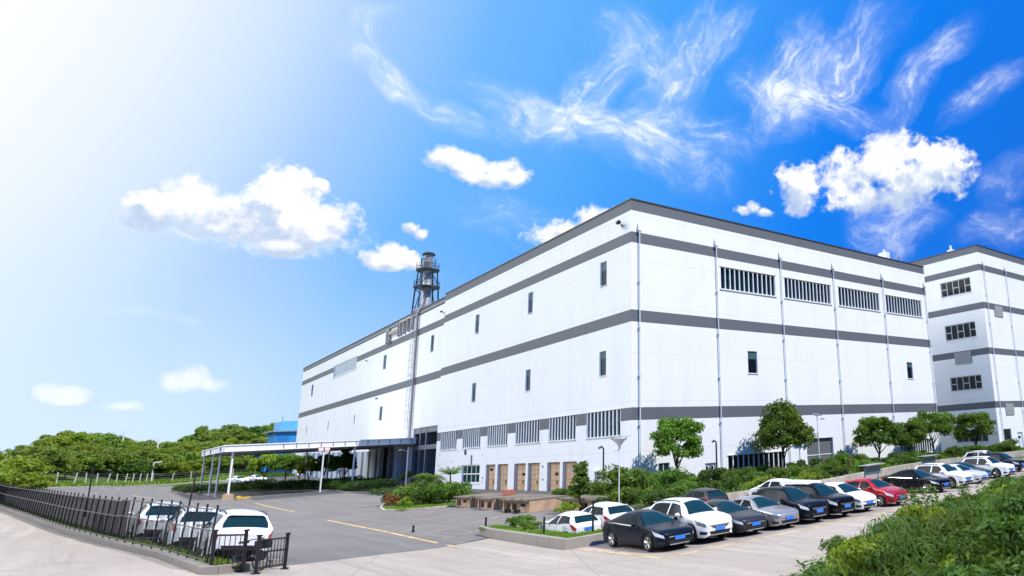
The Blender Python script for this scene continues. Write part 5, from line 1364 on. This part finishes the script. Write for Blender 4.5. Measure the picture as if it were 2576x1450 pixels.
def trunk_mesh(seed, h, r, tips, name='trunk', lean=.1):
    rd = random.Random(seed); mb = MB(); p = Vector((0, 0, -.15)); pts = [p]
    for i in range(5): p = Vector((rd.uniform(-lean, lean) * (i + 1) * .4, rd.uniform(-lean, lean) * (i + 1) * .4, h * (i + 1) / 5)); pts.append(p)
    for i in range(5): mb.tube(pts[i], pts[i + 1], r * (1.25 - .11 * i if i else 1.5), r * (1.14 - .11 * i), 8, False)
    for tp in tips:
        tp = Vector(tp); b0 = pts[rd.choice((3, 4, 5))]; mid = b0.lerp(tp, .5) + Vector((rd.uniform(-.2, .2), rd.uniform(-.2, .2), .12 * (tp - b0).length))
        mb.tube(b0, mid, r * .55, r * .36, 6, False); mb.tube(mid, b0.lerp(tp, .95), r * .36, r * .12, 5, False)
    me = D.meshes.new(name); me.from_pydata(mb.v, [], mb.f); me.materials.append(M_BARK); me.polygons.foreach_set('use_smooth', [True] * len(mb.f)); me.update(); return me
def tree(name, label, cat, loc, crown_me, trunk_me, rz=0, sc=1.0, group=None):
    t = thing(name, label, cat, loc, rz, group); t.scale = sc if isinstance(sc, tuple) else (sc,) * 3
    link('crown', crown_me, t); link('trunk', trunk_me, t); return t

# round trees before the short side of the hall
def street_tree(seed, rad, zc, hl, lm=L_TREE, n_cl=46, per=170, leaf=.26, shape='oval', r=.11):
    cm, C = crown(seed, rad, n_cl, per, leaf, mats=[lm], center=(0, 0, zc), shape=shape, cl_r=(.20, .36))
    rd = np.random.default_rng(seed); tips = [tuple(C[i]) for i in rd.choice(len(C), 9, replace=False)]
    return cm, trunk_mesh(seed, hl, r, tips)
A = street_tree(11, (2.75, 2.5, 2.55), 3.55, 2.3, n_cl=54)
tree('round_tree', 'round green tree in front of the nearest wall bay of the short side', 'tree', (2.3, -4.2, .3), *A, rz=.4, sc=(1.08, 1.08, 1.12), group='trees along the short side')
Bt = street_tree(12, (4.2, 3.7, 3.5), 4.6, 2.9, n_cl=84, per=190, leaf=.30, shape='cone', r=.13)
tree('round_tree', 'tallest tree with pointed crown left of the white solar lamp', 'tree', (16.2, -4.2, .2), *Bt, rz=1.1, group='trees along the short side')
tree('round_tree', 'spreading tree right of the small white door', 'tree', (32.6, -4.4, .1), *A, rz=2.2, sc=(1.25, 1.25, 1.05), group='trees along the short side')
tree('round_tree', 'low tree between the spreading tree and the far corner of the hall', 'tree', (38.6, -4.8, .1), *A, rz=4.0, sc=(1.0, 1.0, .92), group='trees along the short side')
Ct = street_tree(14, (3.9, 3.4, 2.4), 4.2, 2.6, n_cl=64, per=170, leaf=.30)
tree('round_tree', 'broad tree before the last louvred window at the far corner of the hall', 'tree', (44.6, -4.5, .1), *Ct, rz=.2, group='trees along the short side')
tree('round_tree', 'round tree standing before the shaded side of the second building', 'tree', (55.6, -4.6, .0), *A, rz=3.1, sc=(1.45, 1.45, 1.08), group='trees along the short side')
mb_ = street_tree(21, (1.5, 1.4, 2.2), 3.4, 2.6, n_cl=30, per=110, leaf=.35, lm=L_DARK)
# trees by the canopy
Dt = street_tree(16, (3.1, 2.9, 2.5), 4.3, 2.6, lm=L_TREE, n_cl=44, per=120, leaf=.42)
Et = street_tree(17, (3.0, 2.8, 2.7), 4.4, 2.5, lm=L_YEL, n_cl=44, per=110, leaf=.42)
Ft = street_tree(18, (2.3, 2.1, 3.0), 4.7, 2.4, lm=L_DARK, n_cl=40, per=120, leaf=.38, shape='cone')
for (x, y, m_, rz, sc, lb) in ((-13.8, 101, Et, 0, .92, 'yellow green tree at the far left end of the canopy bed'), (-11.2, 97, Dt, 1, .85, 'dark green tree beneath the blue shed'), (-9.6, 94.5, Dt, 2.5, .8, 'dark tree behind the red and white warning post'),
                              (-8.6, 92, Et, 3, .7, 'smaller lighter tree in the middle of the canopy bed'), (-7.0, 89, Dt, 4.4, .78, 'bushy dark tree in front of the pale wall panels under the canopy'), (-6.6, 77, Ft, 2, .82, 'tall dark narrow tree under the canopy nearest the entrance'), (-5.6, 84, Dt, 5.5, .75, 'dark tree just left of the tall narrow one under the canopy')):
    tree('canopy_tree', lb, 'tree', (x, y, H(x, y)), *m_, rz=rz, sc=sc, group='trees by the canopy')

# wooded hill: every tree its own object, four shared shapes
FM = []
for i, (rad, shape, lm) in enumerate((((3.6, 3.4, 2.9), 'oval', L_FOR), ((4.2, 4.0, 2.7), 'flat', L_FOR), ((3.0, 2.9, 3.4), 'cone', L_FOR), ((3.8, 3.5, 2.8), 'oval', L_DARK), ((3.7, 3.5, 2.9), 'oval', L_YEL))):
    cm, C = crown(40 + i, rad, 44, 95, .50, mats=[lm], center=(0, 0, 3.7), shape=shape, cl_r=(.22, .36))
    FM.append((cm, trunk_mesh(40 + i, 2.8, .14, [tuple(c) for c in C[:6]])))
KINDS = ['rounded mid green tree in the wooded hill', 'broad flat topped tree in the wooded hill', 'pointed green tree in the wooded hill', 'dark green tree in the wooded hill', 'light yellow green tree in the wooded hill']
rd = random.Random(77); nT = 0
y0r = 130
for row in range(17):
    y = 128 + row * 6.0
    x = -74 + (row % 2) * 3
    while x < 16:
        xx, yy = x + rd.uniform(-1.6, 1.6), y + rd.uniform(-2, 2)
        x += 5.0
        fy = lerp_tab([(-80, 100), (-60, 106), (-45, 128), (-38, 142), (-31, 160), (-25, 172), (-10, 176), (20, 168)], xx)
        if yy < fy or yy > fy + 62: continue
        if xx > -6.5 and yy < 196: continue
        k_ = rd.choices((0, 1, 2, 3, 4), (5, 5, 2, 1.5, 4))[0]; sc_ = rd.uniform(.75, 1.2)
        if yy > fy + 30: sc_ *= .92
        tree('hill_tree', KINDS[k_], 'tree', (xx, yy, H(xx, yy) - .9), *FM[k_], rz=rd.uniform(0, 6.28), sc=(sc_ * 1.08, sc_ * 1.08, sc_ * rd.uniform(.8, 1.12)), group='trees of the wooded hill: ' + KINDS[k_].split(' tree')[0]); nT += 1
# bushy trees right behind the black fence at the left edge
for i, (x, y, k_, sc_, lb) in enumerate(((-43.8, 92, 4, .95, 'bright green bushy tree at the left edge just behind the black fence'), (-46.8, 84, 4, .9, 'yellow green tree cut by the left edge of the photo'), (-41.6, 99, 4, .62, 'small bright bush at the right end of the trees behind the black fence'), (-49, 104, 0, 1.0, 'mid green tree rising behind the bushy trees at the left edge'), (-45, 108, 0, .9, 'rounded tree between the left edge bushes and the hill'))):
    tree('bushy_tree', lb, 'tree', (x, y, H(x, y) - 1.6), *FM[k_], rz=i * 1.3, sc=sc_, group='bushy trees at the left edge')

# shrubs
def shrub_mesh(seed, rad, n_cl, per, leaf, lm, ratio=.5, spiky=0.0):
    rng = np.random.default_rng(seed); C = [np.array((rng.normal() * .42 * rad[0], rng.normal() * .42 * rad[1], rad[2] * rng.uniform(.25, .85))) for _ in range(n_cl)]
    p, nn = clump_points(rng, C, rng.uniform(.25, .45, n_cl) * rad[2], per, .9)
    p[:, 2] = np.abs(p[:, 2]); V = leaf_mesh(p, nn, leaf, rng, [lm], ratio)
    if spiky:
        W_ = blades(rng, int(60 * spiky), rad, 1.15); V = np.concatenate([V, W_])
    return mesh_from('shrub', V, [lm])
def blades(rng, n, rad, hmul=1.0, w=.018, lean=.35):
    """curved grass blades, three quads each"""
    out = []
    for _ in range(n):
        x, y = rng.normal() * rad[0] * .45, rng.normal() * rad[1] * .45; h = rad[2] * hmul * rng.uniform(.6, 1.15); a = rng.uniform(0, 6.28); l_ = h * lean * rng.uniform(.3, 1.6)
        d = np.array((math.cos(a), math.sin(a), 0)); sd = np.array((-d[1], d[0], 0)); ww = w * rng.uniform(.7, 1.5)
        P_ = [np.array((x, y, 0)) + d * l_ * t * t + np.array((0, 0, h * (t - .25 * t * t * t))) for t in (0, .4, .75, 1.0)]; Ws = [ww, ww * .9, ww * .55, .001]
        for i in range(3): out += [P_[i] - sd * Ws[i], P_[i] + sd * Ws[i], P_[i + 1] + sd * Ws[i + 1], P_[i + 1] - sd * Ws[i + 1]]
    return np.array(out)
def stalk_mesh(seed, h, n, lm, leaf=.16):
    """upright leafy weeds: stalks with leaves up the stem"""
    rng = np.random.default_rng(seed); P_, N_ = [], []
    for _ in range(n):
        x, y = np.clip(rng.normal(size=2) * .2, -.3, .3); hh_ = h * rng.uniform(.55, 1.15); a = rng.uniform(0, 6.28); l_ = rng.uniform(0, .35)
        for q in range(26):
            t = (q + 1) / 26; c = np.array((x + math.cos(a) * l_ * t * t, y + math.sin(a) * l_ * t * t, hh_ * t)); b = q * 2.4 + rng.uniform(-.3, .3)
            o = np.array((math.cos(b), math.sin(b), .25)); P_.append(c + o * leaf * .55 * (1.2 - .6 * t)); N_.append(np.array((-math.cos(b) * .5, -math.sin(b) * .5, .9)) + rng.normal(size=3) * .3)
    V = leaf_mesh(np.array(P_), np.array(N_), leaf, rng, [lm], .38)
    return mesh_from('weed', np.concatenate([V, blades(rng, 26, (.6, .6, h * .8), 1.0)]), [lm])
SH = [shrub_mesh(60, (1.0, 1.0, 1.05), 12, 130, .17, L_SHR), shrub_mesh(61, (1.1, 1.0, .9), 12, 130, .16, L_DARK), shrub_mesh(62, (.9, .9, 1.3), 12, 130, .18, L_SHR, .4, 1.2), shrub_mesh(63, (1.0, 1.0, .9), 12, 130, .16, L_YEL), shrub_mesh(64, (1, 1, .8), 10, 120, .15, L_RED)]
SHN = ['fresh green shrub', 'dark green shrub', 'spiky upright green shrub', 'yellow green shrub', 'reddish shrub']
def shrub(k_, x, y, z, sc, label, group, rz=0, name='shrub', cat='shrub'):
    o = link(name, SH[k_], None); o.location = (x, y, z); o.scale = sc if isinstance(sc, tuple) else (sc,) * 3; o.rotation_euler = (0, 0, rz); return tag(o, label, cat, group)
# the long bed before the short side: shrubs from the near corner to the second building
rd = random.Random(31)
for i in range(96):
    u = rd.random(); x = -10.5 + 72 * u
    ylo = lin_tab([(-12, -20), (0, -18.8), (7, -18), (12, -16), (14, -13), (30, -12), (62, -13)], x)
    y = ylo + rd.random() ** 1.2 * (-2.0 - ylo)
    if x < 3 and y > -3: y -= 4
    if 22 < x < 31 and y > -4: continue
    k_ = rd.choices((0, 1, 2, 3), (4, 4, 4, 3))[0]; s_ = rd.uniform(.8, 1.3)
    if y > -6: s_ *= .85
    near = 'before the nearest bays of the short wall' if x < 12 else ('before the middle bays of the short wall' if x < 34 else 'before the far bays and the second building')
    shrub(k_, x, y, H(x, y) + .35, (s_ * 1.15, s_ * 1.15, s_ * rd.uniform(.8, 1.1)), SHN[k_] + ' in the long bed ' + near, 'shrubs in the long bed: ' + SHN[k_] + ' ' + near, rd.uniform(0, 6.28))
for (x, y, k_, sc, lb) in ((-7.8, -12.4, 2, 1.9, 'big spiky shrub at the near end of the bed, left of the bowl lamp'), (-5.6, -13.6, 2, 1.6, 'spiky shrub right of the bowl lamp at the near end of the bed'), (-10.0, -15.5, 0, 1.3, 'fresh green shrub beside the foot of the bowl lamp'),
                           (2.6, -7.0, 1, 1.5, 'dark shrub around the foot of the first round tree'), (5.0, -8.0, 1, 1.5, 'dark shrub just right of the first round tree trunk'), (16.0, -8, 1, 1.6, 'dark shrub below the tallest tree'), (24.5, -7.5, 0, 1.7, 'fresh green shrub at the foot of the white solar lamp'), (21.5, -8.2, 2, 1.5, 'spiky shrub left of the white solar lamp'), (34, -8, 1, 1.5, 'dark shrub below the spreading tree')):
    shrub(k_, x, y, .35, sc, lb, None, x)
# island planting
isl = [(-15.9, 15.2, 4, 1.1, 'reddish shrub at the left tip of the kerbed island'), (-15.0, 18.5, 4, 1.0, 'smaller reddish shrub behind the one at the island tip'), (-15.6, 13.0, 3, .7, 'yellow brown shrub low at the island front'), (-14.2, 15.8, 0, 1.35, 'fresh green round shrub in the middle of the island'), (-13.4, 18.4, 3, 1.45, 'yellow green shrub at the back of the island'),
       (-13.3, 13.4, 1, 1.3, 'dark green shrub right of the island middle'), (-12.4, 12.0, 0, 1.5, 'big leafy green shrub beside the dock end'), (-11.8, 13.4, 1, 1.35, 'tall dark shrub behind the big leafy one by the dock'), (-12.4, 16.4, 0, 1.6, 'tall fresh shrub between the palm and the small window'), (-14.6, 21, 1, 1.2, 'dark shrub at the left rear of the island'), (-12.6, 22, 0, 1.4, 'shrub behind the palm toward the entrance')]
for x, y, k_, sc, lb in isl: shrub(k_, x, y, H(x, y) + .08, (sc * 1.15, sc * 1.15, sc * 1.35), lb, None, x * 3)
def palm(seed, h, nf, fl, lm, droop=.9):
    rng = np.random.default_rng(seed); out = []
    for i in range(nf):
        a = 6.283 * i / nf + rng.uniform(-.2, .2); el = rng.uniform(.2, 1.2); d = np.array((math.cos(a), math.sin(a), 0)); up_ = math.sin(el); prev = np.array((0, 0, h)); sd = np.array((-d[1], d[0], 0))
        for q in range(1, 15):
            t = q / 14; c = np.array((0, 0, h)) + d * fl * t * math.cos(el * .6) + np.array((0, 0, fl * (up_ * t - droop * t * t * .8)))
            for s_ in (1, -1):
                tip = c + sd * s_ * fl * .30 * math.sin(math.pi * min(1, t * .9 + .1)) + d * fl * .12 - np.array((0, 0, fl * .10)); w_ = (c - prev) * .55
                out += [c, c + w_ * .9, tip, c - w_ * .4]
            prev = c
    return mesh_from('crown', np.array(out), [lm])
tm = trunk_mesh(5, 2.25, .10, [])
tree('cycad', 'palm like plant with arching fronds on the kerbed island', 'palm', (-12.2, 18.0, H(-12.2, 18.0) + .1), palm(3, 2.3, 30, 1.9, L_SHR), tm, group=None)
tree('cycad', 'tall upright feathery plant left of the six pane window', 'palm', (-10.9, 15.6, 0), palm(4, 2.7, 18, 1.25, L_SHR, .35), trunk_mesh(6, 2.9, .08, []), rz=1)
col, _c0 = crown(71, (.75, .7, 1.75), 34, 90, .22, mats=[L_SHR], center=(0, 0, 1.8), shape='cone', cl_r=(.32, .55))
tree('column_shrub', 'tall narrow leafy shrub in front of the rightmost tan doors', 'shrub', (-12.0, -12.9, 0), col, trunk_mesh(8, 1.8, .06, []), sc=1.05)
for x, y, k_, sc, lb in ((-13.4, -13.2, 3, .8, 'yellow green shrub at the foot of the tall narrow shrub'), (-11.2, -14.4, 1, .9, 'dark shrub between the tall narrow shrub and the hatchback'), (-19.6, -20.6, 0, .72, 'low bright shrub in the left end of the planter'), (-19.9, -22.6, 0, .5, 'small shrub in the planter beside the smaller hatchback')):
    shrub(k_, x, y, .1 if x > -18 else .3, sc, lb, None, x)
# clipped hedges in the canopy bed
hm = []
for i in range(3):
    rng = np.random.default_rng(90 + i); C = [np.array((u, rng.uniform(-.25, .25), .42 + rng.uniform(-.05, .1))) for u in np.linspace(-1.5, 1.5, 9)]
    p, nn = clump_points(rng, C, np.full(9, .62), 190, .85, .55); p[:, 2] = np.abs(p[:, 2]); hm.append(mesh_from('hedge', leaf_mesh(p, nn, .15, rng, [L_DARK], .6), [L_DARK]))
rd = random.Random(12)
hed = [(-9.2, 56.5), (-9.5, 60), (-9.3, 64), (-9.6, 68), (-10.6, 71.5), (-12.6, 75.2), (-15.2, 78), (-18, 80.8), (-20.6, 84), (-22.6, 88.2), (-23.6, 93), (-24.3, 98), (-23.2, 103), (-7.0, 58), (-6.4, 63), (-6.2, 68), (-7.5, 74), (-10.2, 79), (-14, 84), (-18, 90), (-20, 97), (-12, 88), (-15, 95), (-4.5, 70), (-4.5, 76)]
for i, (x, y) in enumerate(hed):
    o = link('hedge', hm[i % 3], None); o.location = (x, y, H(x, y) + .05); s_ = rd.uniform(1.25, 1.6); o.scale = (s_ * 1.15, s_, s_ * rd.uniform(.9, 1.15)); o.rotation_euler = (0, 0, R(100 if i < 6 else 130) + rd.uniform(-.3, .3))
    wh = 'near the entrance end' if y < 72 else ('in the middle' if y < 86 else 'at the far left end')
    tag(o, 'rounded dark clipped hedge ' + wh + ' of the canopy bed', 'hedge', 'clipped hedges ' + wh + ' of the canopy bed')
t = tree('potted_shrub', 'small dark shrub in a terracotta tub at the entrance', 'potted plant', (-3.4, 56, H(-3.4, 56) + .2), mesh_from('crown', leaf_mesh(*clump_points(np.random.default_rng(4), [np.array((0, 0, 1.5)), np.array((.4, 0, 1.9)), np.array((-.3, .2, 1.2))], [.7, .5, .6], 160), .26, np.random.default_rng(4), [L_DARK]), [L_DARK]), trunk_mesh(9, 1.0, .05, []))
mb = MB(); mb.lathe([(0, 0), (.55, 0), (.75, .9), (.65, .9), (.6, .8), (0, .8)], 18, (0, 0, -.2)); mb.build('tub', M_TERRA, t, True, 40)

# grass that nobody could count
def grass_stuff(name, label, pts, hgt, mtl, w=.012, seed=0, lean=.4):
    rng = np.random.default_rng(seed); out = []
    for (x, y, z) in pts:
        b = blades(rng, 1, (.02, .02, hgt * rng.uniform(.6, 1.2)), 1.0, w, lean); out.append(b + np.array((x, y, z)))
    o = link(name, mesh_from(name, np.concatenate(out), [mtl])); return tag(o, label, 'grass', kind='stuff')
rd = random.Random(2); pts = []
for _ in range(9000):
    y, x = rd.choice(CURB[:7])[0], 0
    y = rd.uniform(-29, 14) if rd.random() < .8 else rd.uniform(14, 45); x = cx(y) + .16 + rd.random() * .95
    pts.append((x, y, H(x, y) + .08))
grass_stuff('grass_strip', 'short green grass along the inside of the fence kerb', pts, .24, L_GRASS, .02, 1)
pts = []
for _ in range(7000):
    y = rd.uniform(-28.7, -18.2); x = -20.9 + rd.random() * 1.1
    if rd.random() < .4: x = rd.uniform(-20.9, -16.3); y = rd.uniform(-28.6, -27.1)
    pts.append((x, y, .36))
grass_stuff('planter_grass', 'green grass in the concrete block planter', pts, .16, L_GRASS, .016, 2)
pts = []
for _ in range(6000):
    u = rd.random(); x = -17.2 + 5.5 * u; y = 9.2 + rd.random() * 5 + u * 0.5
    pts.append((x, y, H(x, y) + .1))
grass_stuff('island_grass', 'bright grass at the front of the kerbed island', pts, .20, L_GRASS, .02, 3)
pts = []
for _ in range(26000):
    u = rd.random(); x = -46 + 46 * u; y = lin_tab([(-46, 98), (-36, 119), (-24, 152), (0, 154)], x) + rd.random() ** .8 * 27
    pts.append((x, y, H(x, y)))
grass_stuff('meadow_grass', 'long wild grass of the meadow in front of the far wire fence', pts, .75, L_GRASS, .09, 4, .5)
pts = []
for _ in range(16000):
    x = rd.uniform(-10, 62); ylo = lin_tab([(-12, -20), (0, -19.2), (7, -18.4), (12, -16.4), (14, -13), (30, -11.6), (62, -13)], x); y = ylo + rd.random() * (-.6 - ylo)
    pts.append((x, y, H(x, y) + .40))
grass_stuff('bed_grass', 'wild grass and ground cover between the shrubs of the long bed', pts, .55, L_SHR, .05, 5, .5)

# foreground bank of weeds and bushes
BM = [shrub_mesh(100, (.62, .62, .78), 13, 150, .135, L_BANK, .36, .8), stalk_mesh(101, 1.05, 13, L_BANK, .18), shrub_mesh(102, (.55, .55, .62), 11, 140, .13, L_YEL, .26, 3.0), stalk_mesh(103, .75, 18, L_SHR, .11), shrub_mesh(104, (.65, .65, .6), 12, 170, .11, L_DARK, .5), shrub_mesh(105, (.5, .5, .8), 9, 120, .14, L_BANK, .2, 4.0)]
BN = ['dense leafy bush', 'upright leafy weed', 'bright yellow green bush', 'fresh green weed', 'dark small leaved bush', 'bushy grass tuft']
rd = random.Random(55); nB = 0; tries = 0; used = []
while nB < 285 and tries < 9000:
    tries += 1
    x = -25 + 50 * rd.random() ** 1.35; e = lin_tab(BD, x); d = .25 + 8.5 * rd.random() ** .9; y = e - d
    v = Vector((x, y, 1.0)) - CAM
    f_ = v.dot(_f); ix = 512 + 296.1 + 679.5 * v.dot(_r2) / f_; iy = 288 - 6.65 - 679.5 * v.dot(_u2) / f_
    if f_ < 6 or ix < 720 or ix > 1090 or iy > 640: continue
    if any((x - a) ** 2 + (y - b) ** 2 < .55 for a, b in used): continue
    used.append((x, y))
    k_ = rd.choices(range(6), (5, 4, 3, 4, 3, 4))[0]
    if abs((x + 21.5) * .79 + (y + 47.9) * .61) < 4.5 and abs((y + 47.9) * .79 - (x + 21.5) * .61) < 1.35 and rd.random() < .85: k_ = rd.choice((2, 2, 5))
    elif abs((y + 49.6) * .84 - (x + 20.0) * .54) < 1.3 and x < -12 and rd.random() < .7: k_ = rd.choice((4, 0))
    elif k_ == 2 and rd.random() < .5: k_ = 0
    s_ = (rd.uniform(.7, 1.1) if rd.random() < .7 else rd.uniform(1.1, 1.45)) * (1.0 if d > 1.5 else .72)
    if x > -13: s_ *= .92
    if d > 1.5: s_ *= 1.12
    o = link('bank_' + ('weed' if k_ in (1, 3) else 'bush'), BM[k_]); o.location = (x, y, bank_z(x, y) - .05); o.scale = (s_ * 1.15, s_ * 1.15, s_ * rd.uniform(.8, 1.15)); o.rotation_euler = (rd.uniform(-.15, .15), rd.uniform(-.15, .15), rd.uniform(0, 6.28))
    tag(o, BN[k_] + ' on the foreground bank at lower right', 'weed' if k_ in (1, 3) else 'bush', 'plants on the foreground bank: ' + BN[k_]); nB += 1
pts = []
for _ in range(30000):
    x = -25 + 50 * rd.random() ** 1.4; e = lin_tab(BD, x); y = e - .15 - 9 * rd.random() ** .9
    pts.append((x, y, bank_z(x, y) - .03))
grass_stuff('bank_grass', 'tangled long grass covering the foreground bank', pts, .74, L_SHR, .011, 6, .8)
print('trees', nT, 'bank plants', nB, 'objects', len(D.objects))
